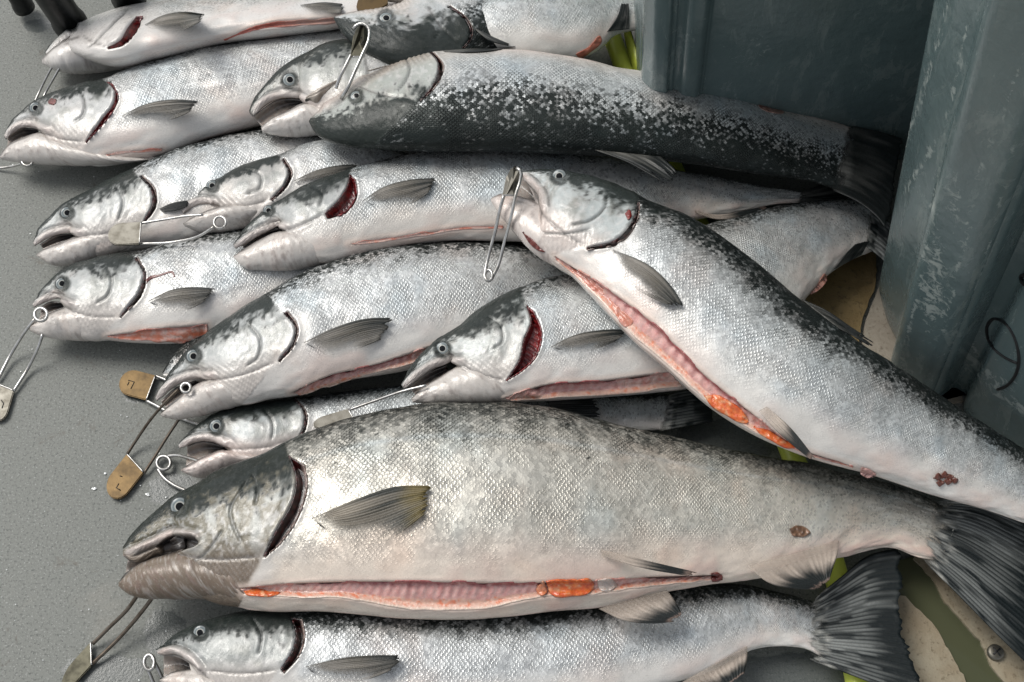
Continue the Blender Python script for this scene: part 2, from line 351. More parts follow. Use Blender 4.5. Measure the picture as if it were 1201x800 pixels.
tote2, body2 = tote('plastic_tote', [(0.166, .285), (0.177, .268), (0.192, .264), (0.192, .264), (0.196, .273), (0.206, .273), (0.210, .263), (0.228, .263), (0.232, .272), (0.310, .268), (0.430, .264), (0.610, .262),
      (0.650, .29), (0.650, .60), (0.610, .63), (0.210, .63), (0.166, .60)], .35, .62,
      'dark grey plastic tote at the back behind the dark backed fish', [(810, 60, 10, 70, .6), (880, 60, 60, 40, .7), (925, 20, 30, 26, .5)])

# ------------------------------------------------------------------ fish
RNG = np.random.default_rng(5)
FS = {}
def loft(main, zfun, kap, roll, cs, M, wfix=None):
    """cross-sections (dorsal px, ventral px) -> rings of points, with frames"""
    S = spline([(*((np.array(a[:2]) + np.array(a[2:4])) / 2), *a) for a in main], c=cs)
    Dp, Vp = S[:, 2:4], S[:, 4:6]; mid = (Dp + Vp) / 2
    C = at(mid, zfun(cs)); depth = (C - CAM) @ FW
    dv = Dp - Vp; L = np.linalg.norm(dv, axis=1); L = np.maximum(L, .6)
    # the direction across the body is smoothed so that the tip does not twist
    dvn = dv / L[:, None]
    for _ in range(6): dvn[1:-1] = (dvn[:-2] + 2 * dvn[1:-1] + dvn[2:]) / 4
    dvn /= np.linalg.norm(dvn, axis=1)[:, None]
    k = L / 2 / F * depth
    e = np.outer(dvn[:, 0], RT) - np.outer(dvn[:, 1], UP)
    a = np.gradient(C, axis=0); a /= np.linalg.norm(a, axis=1)[:, None] + 1e-12
    for _ in range(8): a[1:-1] = (a[:-2] + a[1:-1] + a[2:]) / 3
    n0 = np.cross(a, e); n0 /= np.linalg.norm(n0, axis=1)[:, None]
    r = (C - CAM) / np.linalg.norm(C - CAM, axis=1)[:, None]
    n0 *= -np.sign(np.sum(n0 * r, 1))[:, None]
    ze, zn = e[:, 2], n0[:, 2]
    phi = np.arctan2(-ze, np.maximum(zn, .2)) + roll
    for _ in range(10): phi[1:-1] = (phi[:-2] + phi[1:-1] + phi[2:]) / 3
    wv = kap * k if wfix is None else np.minimum(wfix * depth / F, np.minimum(k * 2.2, .93 * k / np.maximum(np.abs(np.sin(phi)), .05)))
    h = np.sqrt(np.maximum(k**2 - (wv * np.sin(phi))**2, (.3 * k)**2)) / np.cos(phi)
    th = np.linspace(-math.pi, math.pi, M, endpoint=False) + math.pi / 2
    d = np.cos(phi)[:, None] * e + np.sin(phi)[:, None] * n0; n = -np.sin(phi)[:, None] * e + np.cos(phi)[:, None] * n0
    ring = lambda: C[:, None] + (h[:, None] * np.sin(th))[..., None] * d[:, None] + (wv[:, None] * np.cos(th))[..., None] * n[:, None]
    for _ in range(3):                                              # bring both outlines exactly onto the measured ones
        ex = np.einsum('ijk,ik->ij', proj(ring()) - mid[:, None], dvn); lo_, hi_ = ex.min(1), ex.max(1)
        sc_ = np.clip(L / np.maximum(hi_ - lo_, .5), .6, 1.6); sh = (lo_ + hi_) / 2
        for _s in range(3): sc_[1:-1] = (sc_[:-2] + 2 * sc_[1:-1] + sc_[2:]) / 4; sh[1:-1] = (sh[:-2] + 2 * sh[1:-1] + sh[2:]) / 4
        h = h * sc_; wv = wv * sc_; C = C - e * (sh / F * depth)[:, None]
    P = ring()
    return dict(P=P, C=C, h=h, w=wv, n=n, d=d, th=th, k=k, a=a, mid=mid, L=L)
def normals(P):
    du = np.gradient(P, axis=0); dvv = np.roll(P, -1, 1) - np.roll(P, 1, 1)
    nn_ = np.cross(du, dvv); nn_ /= np.linalg.norm(nn_, axis=2)[..., None] + 1e-12
    c = P.mean(1, keepdims=True); s = np.sign(np.sum(nn_ * (P - c), 2)); return nn_ * np.where(s == 0, 1, s)[..., None]
def caps(n, m, off, P):
    V = np.array([P[0].mean(0), P[-1].mean(0)]); b = off + n * m
    f = [(b, off + (j + 1) % m, off + j, off + j) for j in range(m)] + [(b + 1, off + (n - 1) * m + j, off + (n - 1) * m + (j + 1) % m, off + (n - 1) * m + (j + 1) % m) for j in range(m)]
    return V, f

def conform(f, px, lift, base=None):
    """points over the fish's own skin along the sight line through px; where there is no skin, a plane through the base"""
    px = np.asarray(px, float); d = rays(px); out = np.zeros((len(px), 3)); bv = f['bvh']; hit = np.zeros(len(px), bool)
    lift = np.broadcast_to(lift, (len(px),))
    for i in range(len(px)):
        h = bv.ray_cast(Vector(CAM), Vector(d[i]), 5.)
        if h[0] is not None: out[i] = np.array(h[0]) - d[i] * lift[i]; hit[i] = True
    return out, hit, d
def nearest_station(f, p):
    return int(np.argmin(np.linalg.norm(f['mid'] - np.asarray(p), axis=1)))
def fin(f, name, lead, trail, style='pale', rays_n=14, rag=.1, notch=0., lift=.004, nl=22, label=None):
    nr = rays_n * 3 + 1; seed = abs(hash2(lead[0][0], lead[0][1], 3)) * 50
    if name == 'tail_fin':                                          # the root sits under the skin of the tail stalk
        v_ = np.array(lead[1]) + np.array(trail[1]) - np.array(lead[0]) - np.array(trail[0]); v_ = v_ / np.linalg.norm(v_) * 11
        lead = [tuple(np.array(lead[0]) - v_)] + list(lead[1:]); trail = [tuple(np.array(trail[0]) - v_)] + list(trail[1:])
    Lp, Tp = spline(lead, nl * 3), spline(trail, nl * 3); V = []; Cc = []; px = []; tt = []; uu = []
    ray_len = 1 - rag * noise(np.arange(nr) / 3 * 1.7, np.zeros(nr) + seed)
    for j in range(nl):
        t = j / (nl - 1)
        for i in range(nr):
            u = i / (nr - 1)
            tl = t * ray_len[i] * (1 - notch * math.sin(math.pi * u)**2)
            x = tl * (nl * 3 - 1); k = min(int(x), nl * 3 - 2); fx = x - k
            px.append(lerp(lerp(Lp[k], Lp[k + 1], fx), lerp(Tp[k], Tp[k + 1], fx), u)); tt.append(t); uu.append(u)
    px = np.array(px); tt = np.array(tt); uu = np.array(uu)
    ridge = np.abs(np.sin(uu * rays_n * math.pi))
    lf = .0012 + lift * smooth(0, .5, tt) + ridge * .0011 * smooth(0.02, .2, tt)
    P, hit, d = conform(f, px, lf)
    k0 = nearest_station(f, px[:nr].mean(0)); n = f['n'][k0]
    bh = hit[:nr]
    b0 = P[:nr][bh].mean(0) if bh.any() else f['C'][k0]
    if not bh.all() or style == 'caudal': b0 = f['C'][k0] + n * .002
    s = ((b0 - CAM) @ n) / (d @ n); plane = CAM + d * s[:, None] - d * (lf + .0005)[:, None]
    depP, depQ = np.linalg.norm(P - CAM, axis=1), np.linalg.norm(plane - CAM, axis=1)
    use = (~hit) | (depQ < depP); P[use] = plane[use]
    if style != 'caudal':
        # soften the step where the fin leaves the skin
        G = P.reshape(nl, nr, 3); dep = np.linalg.norm(G - CAM, axis=2); dr = d.reshape(nl, nr, 3); d0 = dep.copy()
        for _ in range(12):
            dep[1:-1] = (dep[:-2] + 2 * dep[1:-1] + dep[2:]) / 4; dep[:, 1:-1] = (dep[:, :-2] + 2 * dep[:, 1:-1] + dep[:, 2:]) / 4
            dep = np.minimum(dep, d0 + .0006)
        P = (CAM + dr * (dep - ridge.reshape(nl, nr) * .0007)[..., None]).reshape(-1, 3)
    st = .5 * noise(uu * rays_n * 1.6, tt * 2.2 + seed, 2.) + .5 * noise(uu * rays_n * .55 + 9, tt * 1.6 + seed, 8.); st2 = noise(uu * rays_n * 1.0 + seed, tt * 7, 5.)
    if style == 'pale':
        g = np.clip(.12 + .75 * smooth(.1, .95, tt) * (1.0 - .55 * uu) + .3 * (1 - smooth(0, .12, uu)) - .35 * (uu**1.5) * (1 - tt), 0, 1) + (st - .5) * .9 * smooth(.05, .4, tt)
        c = lerp(np.array([.34, .315, .28]), np.array([.016, .02, .019]), np.clip(g + .12, 0, 1)[:, None])
        c = lerp(c, np.array([.20, .17, .12]), (.3 * smooth(.2, .5, tt) * smooth(.9, .6, tt) * st2)[:, None])
    elif style == 'olive':
        g = np.clip(.25 + .6 * smooth(.1, .7, tt) * (1 - .5 * uu) + .3 * (1 - smooth(0, .1, uu)), 0, 1) + (st - .5) * .9
        c = lerp(np.array([.40, .35, .28]), np.array([.02, .023, .018]), np.clip(g, 0, 1)[:, None])
        c = lerp(c, np.array([.20, .15, .04]), (.9 * smooth(.72, .9, tt))[:, None] * (.4 + .6 * st2)[:, None])
        c = lerp(c, np.array([.05, .07, .075]), (.6 * np.exp(-((tt - .72) / .16)**2) * smooth(.35, .8, uu))[:, None])
    elif style == 'dark':
        g = np.clip(.75 + .4 * tt + (st - .5) * .6, 0, 1); c = lerp(np.array([.35, .34, .31]), np.array([.015, .018, .018]), g[:, None])
    elif style == 'caudal':
        g = np.clip(.86 + .2 * smooth(.45, .95, tt) + (st - .5) * .8 - .42 * (ridge > .55) * smooth(.25, .6, st2) * (1 - .8 * smooth(.6, .9, tt)), 0, 1)
        c = lerp(np.array([.27, .285, .275]), np.array([.007, .011, .012]), g[:, None])
        c = lerp(c, np.array([.40, .40, .37]), (.75 * smooth(.20, .04, tt + (noise(uu * rays_n * 1.4, tt * 14, 12.) - .5) * .34))[:, None])
    elif style == 'tipdark':
        g = np.clip(smooth(.25, .7, tt * (1.1 - .2 * uu) + (st - .5) * .35), 0, 1); c = lerp(np.array([.55, .47, .40]), np.array([.02, .024, .024]), g[:, None])
        c = lerp(c, np.array([.5, .36, .30]), (.6 * smooth(.9, 1, tt))[:, None])
    c = lerp(c, np.array([.02, .022, .02]), (.7 * (1 - smooth(.0, .035, uu)) * smooth(.05, .2, tt) if style == 'pale' else 0 * uu)[:, None])
    if style in ('pale', 'olive'): al = np.clip(.92 * smooth(.0, .3, tt) * (1 - smooth(.15, .85, uu) * (1 - .75 * smooth(.4, 1., tt))) - .25 * (st2 > .6) * smooth(.4, .9, uu) + .35 * smooth(.6, 1, tt) + .4 * (1 - smooth(0, .15, uu)), .04, 1)
    elif style == 'tipdark': al = np.clip(.35 + .9 * smooth(.1, .6, tt), 0, 1)
    elif name == 'tail_fin': al = smooth(.04, .15, tt + (noise(uu * rays_n * 1.2, tt * 16, 12.) - .5) * .16)
    else: al = np.ones(len(tt))
    o = mesh(name, P, grid_faces(nl, nr), FIN, f['root'], {'tint': ('FLOAT_COLOR', np.clip(c, 0, 1)), 'membrane': ('FLOAT', al)})
    sol = o.modifiers.new('thickness', 'SOLIDIFY'); sol.thickness = .0008; sol.offset = 0
    if label: o['label'] = label
    return o
def strip(f, name, A_, B_, colour, lift=.001, ridge=None, mat=None, na=None, nb=14, parent=None, label=None):
    A_, B_ = np.asarray(A_, float), np.asarray(B_, float)
    jt_ = 0 if name in ('gills', 'blood_streak') else 1.
    na = na or int(np.linalg.norm(np.diff(A_, axis=0), axis=1).sum() / 1.6) + 4
    a, b = spline(A_, na), spline(B_, na); q_ = np.linspace(0, 1, na) * na / 9; e_ = (np.sin(np.linspace(0, math.pi, na)) > .1) * jt_
    a[:, 1] += (noise(q_, q_ * 0 + A_[0][0]) - .5) * 3.2 * e_; b[:, 1] += (noise(q_, q_ * 0 + B_[0][1] + 31) - .5) * 2.4 * e_
    t, s = np.meshgrid(np.linspace(0, 1, na), np.linspace(0, 1, nb), indexing='ij'); t, s = t.ravel(), s.ravel()
    px = (a[:, None] + (b - a)[:, None] * np.linspace(0, 1, nb)[None, :, None]).reshape(-1, 2)
    lf = lift + (ridge(t, s, px) if ridge else 0 * t)
    P, hit, d = conform(f, px, lf)
    if not hit.any(): return None
    dep = np.linalg.norm(P - CAM, axis=1); dep[~hit] = np.nan
    dep = dep.reshape(na, nb)
    for i in range(na):                                             # carry depth over a missed edge
        r = dep[i]; m = np.isnan(r)
        if m.all(): dep[i] = dep[i - 1] if i else np.nanmean(dep)
        elif m.any(): r[m] = np.interp(np.flatnonzero(m), np.flatnonzero(~m), r[~m])
    P = CAM + d * dep.reshape(-1)[:, None]
    o = mesh(name, P, grid_faces(na, nb), mat or FLESH, parent or f['root'], {'tint': ('FLOAT_COLOR', np.clip(colour(t, s, px), 0, 1))})
    so = o.modifiers.new('thickness', 'SOLIDIFY'); so.thickness = .0012; so.offset = -1
    if label: o['label'] = label
    return o
def col3(*c): return np.array(c, float)
def red_gill(t, s, px):
    n = noise(px[:, 0] / 2.2, px[:, 1] / 2.2, 4); k = noise(t * 40, s * 3, 6)
    c = lerp(col3(.085, .004, .006), col3(.26, .016, .016), smooth(.35, .8, n * .6 + k * .4)[:, None])
    return lerp(c, col3(.03, .002, .003), (smooth(.35, 0, s) * .75)[:, None])
def dark_gill(t, s, px):
    n = noise(px[:, 0] / 3, px[:, 1] / 3, 4)
    c = lerp(col3(.012, .005, .005), col3(.07, .012, .012), smooth(.5, .85, n)[:, None])
    return lerp(c, col3(.33, .25, .22), (smooth(.72, .95, s) * .8)[:, None])
def cavity(t, s, px):
    n = fbm(px[:, 0] / 5, px[:, 1] / 5, 2); t = t + (n - .5) * .1; rbm = smooth(.10, .24, t) * smooth(.72, .60, t); rb = .5 + .5 * np.sin(px[:, 0] * .55 + s * 5 + 3.5 * noise(px[:, 0] / 22, px[:, 1] / 30, 4)); rb = lerp(rb, n, .35); n2 = noise(px[:, 0] / 2.4, px[:, 1] / 2.4, 9)
    c = lerp(col3(.60, .27, .25), col3(.80, .52, .47), (rb * .6 + .4 * n)[:, None])
    c = lerp(lerp(col3(.70, .46, .40), col3(.66, .30, .25), smooth(.45, .7, n)[:, None]), c, rbm[:, None]); c = lerp(c, col3(.26, .035, .04), (smooth(.26, 0, s + (n - .5) * .25) * (.25 + .6 * rbm))[:, None])
    low = lerp(col3(.74, .46, .36), col3(.74, .24, .13), smooth(.5, .75, n2 * .5 + n * .5)[:, None]); low = lerp(low, col3(.76, .62, .52), smooth(.82, 1, s)[:, None])
    return lerp(c, low, smooth(.56, .66, s + (n - .5) * .12)[:, None])
def edge_flesh(t, s, px):
    n = fbm(px[:, 0] / 6, px[:, 1] / 4, 2)
    c = lerp(col3(.72, .50, .43), col3(.70, .28, .20), smooth(.45, .65, n)[:, None]); return lerp(c, col3(.35, .09, .07), (smooth(.3, 0, s) * .7)[:, None])
def rib_ridge(t, s, px): return .0007 * np.sin(px[:, 0] * .62 + s * 5) * smooth(.6, .4, s) * smooth(0, .1, s)
def roe_col(t, s, px):
    n = noise(px[:, 0] / 2.6, px[:, 1] / 2.6, 8); return lerp(lerp(col3(.62, .07, .015), col3(.80, .22, .05), n[:, None]), col3(.75, .38, .2), smooth(.62, .9, noise(px[:, 0] / 4, px[:, 1] / 3, 18))[:, None])
def blood_col(t, s, px): return lerp(col3(.09, .012, .01), col3(.18, .03, .02), noise(px[:, 0] / 3, px[:, 1] / 3)[:, None])
def blob(f, name, pts, colour, lift=.004, label=None):
    P = np.array(pts, float); c = P.mean(0); n = len(P); L = spline(np.r_[P, P[:1]], 4 * n + 1)
    A_ = L[:2 * n + 1]; B_ = L[2 * n:][::-1]
    return strip(f, name, A_, B_, colour, lift * .3, lambda t, s, px: lift * .55 * (np.sin(np.pi * np.clip(s, 0, 1)) * np.sin(np.pi * np.clip(t, 0, 1)))**.5 + .0022 * noise(px[:, 0] / 3, px[:, 1] / 3), na=26, nb=14, label=label)

def fish(key, label, main, jaw=None, z=(.03,), roll=0., kap=.5, eye=None, gin=None, gout=None, gill='dark', pre=None, maxl=None, s0=.62, dk=1., dw=.95, patch=.65, hds=-.05, silver=(.63, .64, .63), belly=(.70, .675, .635),
         scale=.0046, head=(.40, .415, .405), headdark=.55, pink=.4, jawcol=(.56, .52, .48), jw=26, pits=(), spots=0, slit=None, slitdepth=.008, mouth=None, branch=None, seed=0, lowdark=0., nohead=False, lateral=None):
    zf = lambda c: spline(np.c_[np.linspace(0, 1, len(z)), np.zeros(len(z)), z], c=c)[:, 2] if len(z) > 1 else np.full(len(c), z[0])
    m0 = np.array([((a[0] + a[2]) / 2, (a[1] + a[3]) / 2) for a in main]); tot = np.linalg.norm(np.diff(m0, axis=0), axis=1).sum()
    Hmax = max(math.hypot(a[0] - a[2], a[1] - a[3]) for a in main)
    if gin: gm = np.mean(gin, 0); hl = (np.linalg.norm(m0 - gm, axis=1).argmin()); hc = min(.6, (np.linalg.norm(np.diff(m0[:hl + 1], axis=0), axis=1).sum() + 30) / tot)
    else: hc = .1
    c1 = np.linspace(0, 1, int(tot * hc / 1.7))**1.12 * hc; c2 = np.linspace(hc, 1, int(tot * (1 - hc) / 4.2))[1:]
    cs = np.r_[c1, c2]; M = int(min(250, Hmax * 1.25)) // 2 * 2
    x = cs * tot / Hmax
    kp = np.interp(cs, [0, .05, .2, .5, .85, 1], [.62, .58, kap + .02, kap, kap * .82, kap * .6])
    f = loft(main, zf, kp, roll, cs, M); P = f['P']; n_, m_ = P.shape[:2]
    th = np.broadcast_to(f['th'], (n_, m_)); s = np.sin(th); vis = smooth(-.25, .1, np.cos(th))
    ds = np.r_[0, np.linalg.norm(np.diff(f['C'], axis=0), axis=1)]; R = (f['h'] + f['w']) / 2; Rm = R.max()
    U = np.cumsum(ds * np.clip(Rm / np.maximum(R, .3 * Rm), 1, 2.2)); Vv = th * Rm
    q = proj(P.reshape(-1, 3)); dsp = np.zeros(len(q)); visf = vis.ravel(); sf = s.ravel()
    tint = np.zeros((len(q), 3)); red = np.zeros(len(q)); cx = np.repeat(cs, m_) * tot
    un, vn = np.repeat(U, m_) * 1000, Vv.ravel() * 1000
    nz = fbm(un / 16, vn / 16, seed); nz2 = fbm(un / 45, vn / 30, seed + 5); nf = fbm(un / 5, vn / 5, seed + 9)
    tint[:] = lerp(np.array(silver), np.array(belly), smooth(-.2, -.75, sf + (nz2 - .5) * .5)[:, None])
    tint = lerp(tint, np.array([.60, .44, .38]), (pink * smooth(-.3, -.9, sf) * smooth(.4, .75, nz2))[:, None])
    dark = smooth(s0 - dw * .52, s0 + dw * .48, sf + (nz - .5) * .3) * dk + lowdark
    H = np.zeros(len(q))
    if gin and not nohead:
        G = spline(gin, 26)
        gx0, gy0 = G[0]; ext = np.r_[[G[0] + (G[0] - G[2]) * 3], G, [G[-1] + (G[-1] - G[-3]) * 4]]
        # head mask: which side of the extended gill line
        dd, frr = pdist(q, ext); mid_i = np.clip((frr * (len(ext) - 1)).astype(int), 0, len(ext) - 2)
        tg = ext[mid_i + 1] - ext[mid_i]; rel = q - ext[mid_i]
        side = np.sign(tg[:, 0] * rel[:, 1] - tg[:, 1] * rel[:, 0]); sgn = np.sign((ext[13][0] - m0[0][0]) * 0 + 1)
        hp = m0[0] + (m0[1] - m0[0]) * .5; i0 = len(ext) // 2; t0 = ext[i0 + 1] - ext[i0]; r0 = hp - ext[i0]
        sg = np.sign(t0[0] * r0[1] - t0[1] * r0[0]); sd_ = np.where(side == sg, -dd, dd)
        # far along the body is never head
        hdist = np.linalg.norm(gm - m0[0]); sd_ = np.where(cx > hdist * 1.75, np.maximum(sd_, 10), sd_)
        sd_ = np.where(cx < hdist * .55, np.minimum(sd_, -10), sd_)
        H = smooth(3, -4, sd_ + 4 * (nz - .5))
        collar = smooth(30, 4, sd_ + 22 * (nz - .5)) * smooth(.65, -.2, sf)
        hb = lerp(np.array(head), np.array([.30, .31, .29]), smooth(.42, .75, nz)[:, None]); hb = lerp(hb, np.array([.58, .575, .56]), (.6 * smooth(.5, .75, nf))[:, None])
        hb = lerp(hb, np.array(jawcol), smooth(-.1, -.7, sf)[:, None])
        tint = lerp(tint, hb, H[:, None]); tint = lerp(tint, np.array([.60, .575, .54]), ((1 - H) * collar * .8)[:, None])
        hd = (smooth(hds, hds + .75, sf + (nz - .5) * .55 + (nf - .5) * .45) * 1.1 + headdark * (smooth(.5, .8, nz2) * .35 + smooth(.55, .8, nf) * .45 * smooth(-.6, .3, sf))) * dk + lowdark * .6
        dark = lerp(dark, hd, H)
        dG, fG = pdist(q, G); on = visf * (np.minimum(fG, 1 - fG) >= 0)
        ends = smooth(0, .12, fG) * smooth(1, .88, fG)
        op = smooth(18, 0, dG) * (sd_ < 0.3) * visf * smooth(0, .06, fG + .02)
        dsp += .0028 * op * smooth(-.02, .15, fG) * smooth(1.02, .85, fG)
        if gout:
            poly = np.r_[G, spline(gout, 26)[::-1]]; ins = inside(q, poly); eb, _ = pdist(q, np.r_[poly, poly[:1]])
            dep = np.where(ins, smooth(-.5, 3.2, eb), 0) * visf
            dsp -= .011 * dep; red = np.maximum(red, dep)
            dsp += .0012 * np.exp(-(pdist(q, spline(gout, 20))[0] / 3.5)**2) * (~ins) * visf
    H = np.clip(H, 0, 1)
    scaly = (1 - H) * (1 - .75 * (smooth(36, 6, sd_) if gin and not nohead else 0) * smooth(.4, -.1, sf)) * smooth(-.85, -.25, sf + (nz - .5) * .3)
    for pl, amp, wd in [(pre, -.0016, 1.5)] + [(b, -.0011, 1.5) for b in (branch or [])]:
        if pl:
            dp, fp = pdist(q, spline(pl, 20)); e_ = smooth(0, .1, fp) * smooth(1, .9, fp)
            dsp += 1.5 * amp * np.exp(-(dp / wd)**2) * visf * e_; dsp += -.35 * amp * np.exp(-(dp / 5)**2) * visf * e_
            tint = lerp(tint, np.array([.10, .105, .10]), (.9 * np.exp(-(dp / 1.3)**2) * visf * e_)[:, None])
    if maxl:
        dp, fp = pdist(q, spline(maxl, 20)); e_ = smooth(0, .15, fp) * smooth(1.02, .97, fp)
        dsp += .0030 * np.exp(-(dp / 4)**2) * visf * e_ - .0015 * np.exp(-((dp - 7) / 2)**2) * visf * e_; tint = lerp(tint, np.array([.09, .09, .085]), (.8 * np.exp(-((dp - 6) / 1.7)**2) * visf * e_ * smooth(.2, .5, nz))[:, None]); tint = lerp(tint, np.array([.50, .44, .41]), (.75 * np.exp(-(dp / 4)**2) * visf)[:, None]); dark *= 1 - .7 * np.exp(-(dp / 4)**2) * visf
    if jaw and gin and not nohead:
        lip = spline([a_[2:4] for a_ in main[:4]], 24); dp, fp = pdist(q, lip); tint = lerp(tint, np.array([.07, .06, .055]), (.8 * np.exp(-(dp / 1.3)**2) * smooth(1, .9, fp))[:, None])
        j0 = np.array(jaw[3][:2], float); j1 = np.array(gin[-1], float); fold_l = [j0, (j0 + j1) / 2 + np.array([j1[1] - j0[1], j0[0] - j1[0]]) * -.05, j1]
        dp, fp = pdist(q, spline(fold_l, 16)); e_ = smooth(0, .2, fp) * smooth(1, .85, fp) * visf
        dsp -= .0014 * np.exp(-(dp / 1.8)**2) * e_; tint = lerp(tint, np.array([.13, .12, .115]), (.8 * np.exp(-(dp / 1.3)**2) * e_)[:, None])
    if eye:
        de = np.linalg.norm(q - np.array(eye[:2]), axis=1); r_ = eye[2]
        dsp += (.0008 * np.exp(-((de - r_ * 1.35) / (r_ * .35))**2) - .0025 * smooth(r_ * 1.1, r_ * .5, de)) * visf
        dark = np.maximum(dark, .85 * smooth(r_ * 1.9, r_ * 1.05, de + 3 * (nz - .5)) * visf)
    if gin and not nohead:                                           # fine folds of the cheek and gill rays
        dsp += H * visf * ((nf - .5) * .0007 + (nz - .5) * .0014)
        fold = smooth(-.25, -.5, sf) * smooth(-1., -.85, sf) * smooth(-hdist * .75, -hdist * .35, sd_) * smooth(2, -3, sd_) * visf
        ax = (m0[hl] - m0[0]) / np.linalg.norm(m0[hl] - m0[0]); along = q @ ax - .6 * (q @ np.array([-ax[1], ax[0]]))
        dsp += .0005 * fold * np.sin(along * 1.05); tint = lerp(tint, np.array([.33, .30, .28]), (fold * .35 * smooth(.3, .95, np.sin(along * 1.05)))[:, None])
    dsp += (1 - H) * (nz2 - .5) * .004 * visf                            # soft dents of the flank
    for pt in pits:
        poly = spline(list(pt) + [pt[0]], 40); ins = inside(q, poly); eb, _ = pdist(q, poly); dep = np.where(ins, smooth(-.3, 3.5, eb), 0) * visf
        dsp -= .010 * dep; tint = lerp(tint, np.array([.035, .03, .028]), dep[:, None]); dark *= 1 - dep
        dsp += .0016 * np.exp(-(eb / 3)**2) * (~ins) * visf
    if slit:
        poly = np.r_[spline(slit[0], 40), spline(slit[1], 40)[::-1]]; ins = inside(q, poly); eb, _ = pdist(q, np.r_[poly, poly[:1]])
        dep = np.where(ins, smooth(-.3, 4, eb), 0) * visf; dsp -= slitdepth * dep; red = np.maximum(red, dep * .8)
        dsp += .0006 * np.exp(-(eb / 3.5)**2) * (~ins) * visf; near = smooth(9, 1, eb) * visf
        tint = lerp(tint, np.array([.62, .50, .43]), (near * .7)[:, None]); scaly *= 1 - near; dark *= 1 - near
    if spots:
        rs = np.random.default_rng(seed); on_ = (sf > .25) & (H < .5)
        for _ in range(spots):
            k_ = rs.choice(np.flatnonzero(on_)); r2_ = (un - un[k_])**2 + (vn - vn[k_])**2; dark = np.maximum(dark, (.75 + .4 * rs.random()) * np.exp(-r2_ / rs.uniform(2.5, 9)))
    if lateral is not None:
        scaly = np.clip(scaly, 0, 1); tint = lerp(tint, np.array([.62, .64, .62]), (.55 * np.exp(-((sf - lateral) / .03)**2) * (1 - H))[:, None])
    tint = lerp(tint, np.array([.10, .02, .02]), np.clip(red, 0, 1)[:, None]); dark *= 1 - red; scaly *= 1 - red
    P = P + normals(P) * dsp.reshape(n_, m_)[..., None]
    cap, cf = caps(n_, m_, 0, P)
    Vt = [P.reshape(-1, 3), cap]; fs = [grid_faces(n_, m_, True), np.array(cf)]
    suv = [np.stack([np.repeat(U, m_) / scale, Vv.ravel() / scale, np.full(n_ * m_, seed * 7.3)], -1), np.zeros((2, 3))]
    ti = [tint, tint[[0, -1]]]; sl = [scaly, np.zeros(2)]; da = [dark, dark[[0, -1]]]
    off = n_ * m_ + 2
    jf = None
    if jaw:
        e2, e1 = np.array(jaw[-1], float), np.array(jaw[-2], float); nx = e2 + (e2 - e1) * 1.1; mx = (nx[:2] + nx[2:]) / 2 * .5 + np.r_[nx[2:]] * .5
        jaw = list(jaw) + [tuple(np.r_[mx + (nx[:2] - nx[2:]) * .12, mx - (nx[:2] - nx[2:]) * .12])]
        mj = np.array([((a[0] + a[2]) / 2, (a[1] + a[3]) / 2) for a in jaw]); tj = np.linalg.norm(np.diff(mj, axis=0), axis=1).sum()
        cj = np.linspace(0, 1, max(14, int(tj / 1.6)))**1.1; Mj = 56
        wj = jw * np.interp(cj, [0, .05, .2, .5, .8, 1], [.10, .28, .56, .88, .80, .12])
        zj = lambda c: zf(np.clip(c * tj / tot, 0, 1)) - .002
        jf = loft(jaw, zj, None, roll, cj, Mj, wj); Pj = jf['P']; nj = len(cj)
        qj = proj(Pj.reshape(-1, 3)); sj = np.sin(np.broadcast_to(jf['th'], (nj, Mj))).ravel(); uj = np.repeat(cj * tj, Mj); vj = sj * 14
        a1, a2 = fbm(uj / 9, vj / 7, seed + 2), fbm(uj / 3.5, vj / 3, seed + 4)
        tn = lerp(np.array(jawcol), np.array([.56, .36, .31]), (pink * .55 * smooth(.5, .8, .5 * a1 + .5 * a2))[:, None]); tn = lerp(tn, np.array(jawcol) * .4, (.75 * smooth(.5, .8, .6 * a2 + .4 * a1))[:, None]); tn = lerp(tn, np.array([.62, .60, .57]), (.3 * smooth(.52, .75, fbm(uj / 2.2, vj / 5, seed + 8)))[:, None])
        dj = .85 * smooth(.5, .95, sj + (a1 - .5) * .8) * smooth(.85, .2, uj / tj) * headdark + .5 * smooth(.12, .0, uj / tj) * headdark + lowdark * .5
        dl_, fl_ = pdist(qj, spline([a_[:2] for a_ in jaw[:5]], 30)); tn = lerp(tn, np.array([.07, .06, .055]), (.8 * np.exp(-(dl_ / 1.4)**2) * smooth(1, .8, fl_))[:, None])
        Pj = Pj + normals(Pj) * (((a2 - .5) * .0007 + (a1 - .5) * .0016 - .0010 * np.exp(-((sj - .55) / .12)**2)) * 1.).reshape(nj, Mj)[..., None]
        cj_, cfj = caps(nj, Mj, off, Pj)
        Vt += [Pj.reshape(-1, 3), cj_]; fs += [grid_faces(nj, Mj, True) + off, np.array(cfj)]
        suv += [np.stack([uj * .001 / scale, vj * .001 / scale, np.full(len(uj), seed * 7.3)], -1), np.zeros((2, 3))]
        ti += [tn, tn[[0, -1]]]; sl += [np.zeros(len(uj) + 2)]; da += [dj, dj[[0, -1]]]
    # quads and (degenerate quad) caps go through from_pydata-free path: split
    quads = np.concatenate([x_ for x_ in fs if x_.shape[0] and not (x_[:, 2] == x_[:, 3]).all()]); tris = np.concatenate([x_ for x_ in fs if (x_[:, 2] == x_[:, 3]).all()])
    V = np.concatenate(Vt); allf = np.concatenate([np.stack([quads[:, 0], quads[:, 1], quads[:, 2]], -1), np.stack([quads[:, 0], quads[:, 2], quads[:, 3]], -1), tris[:, :3]])
    i0 = len(f['C']) // 2; base = f['C'][i0].copy(); base[2] = max(0, base[2] - f['w'][i0])
    root = empty('salmon', base, label, 'fish', 'salmon piled on the deck')
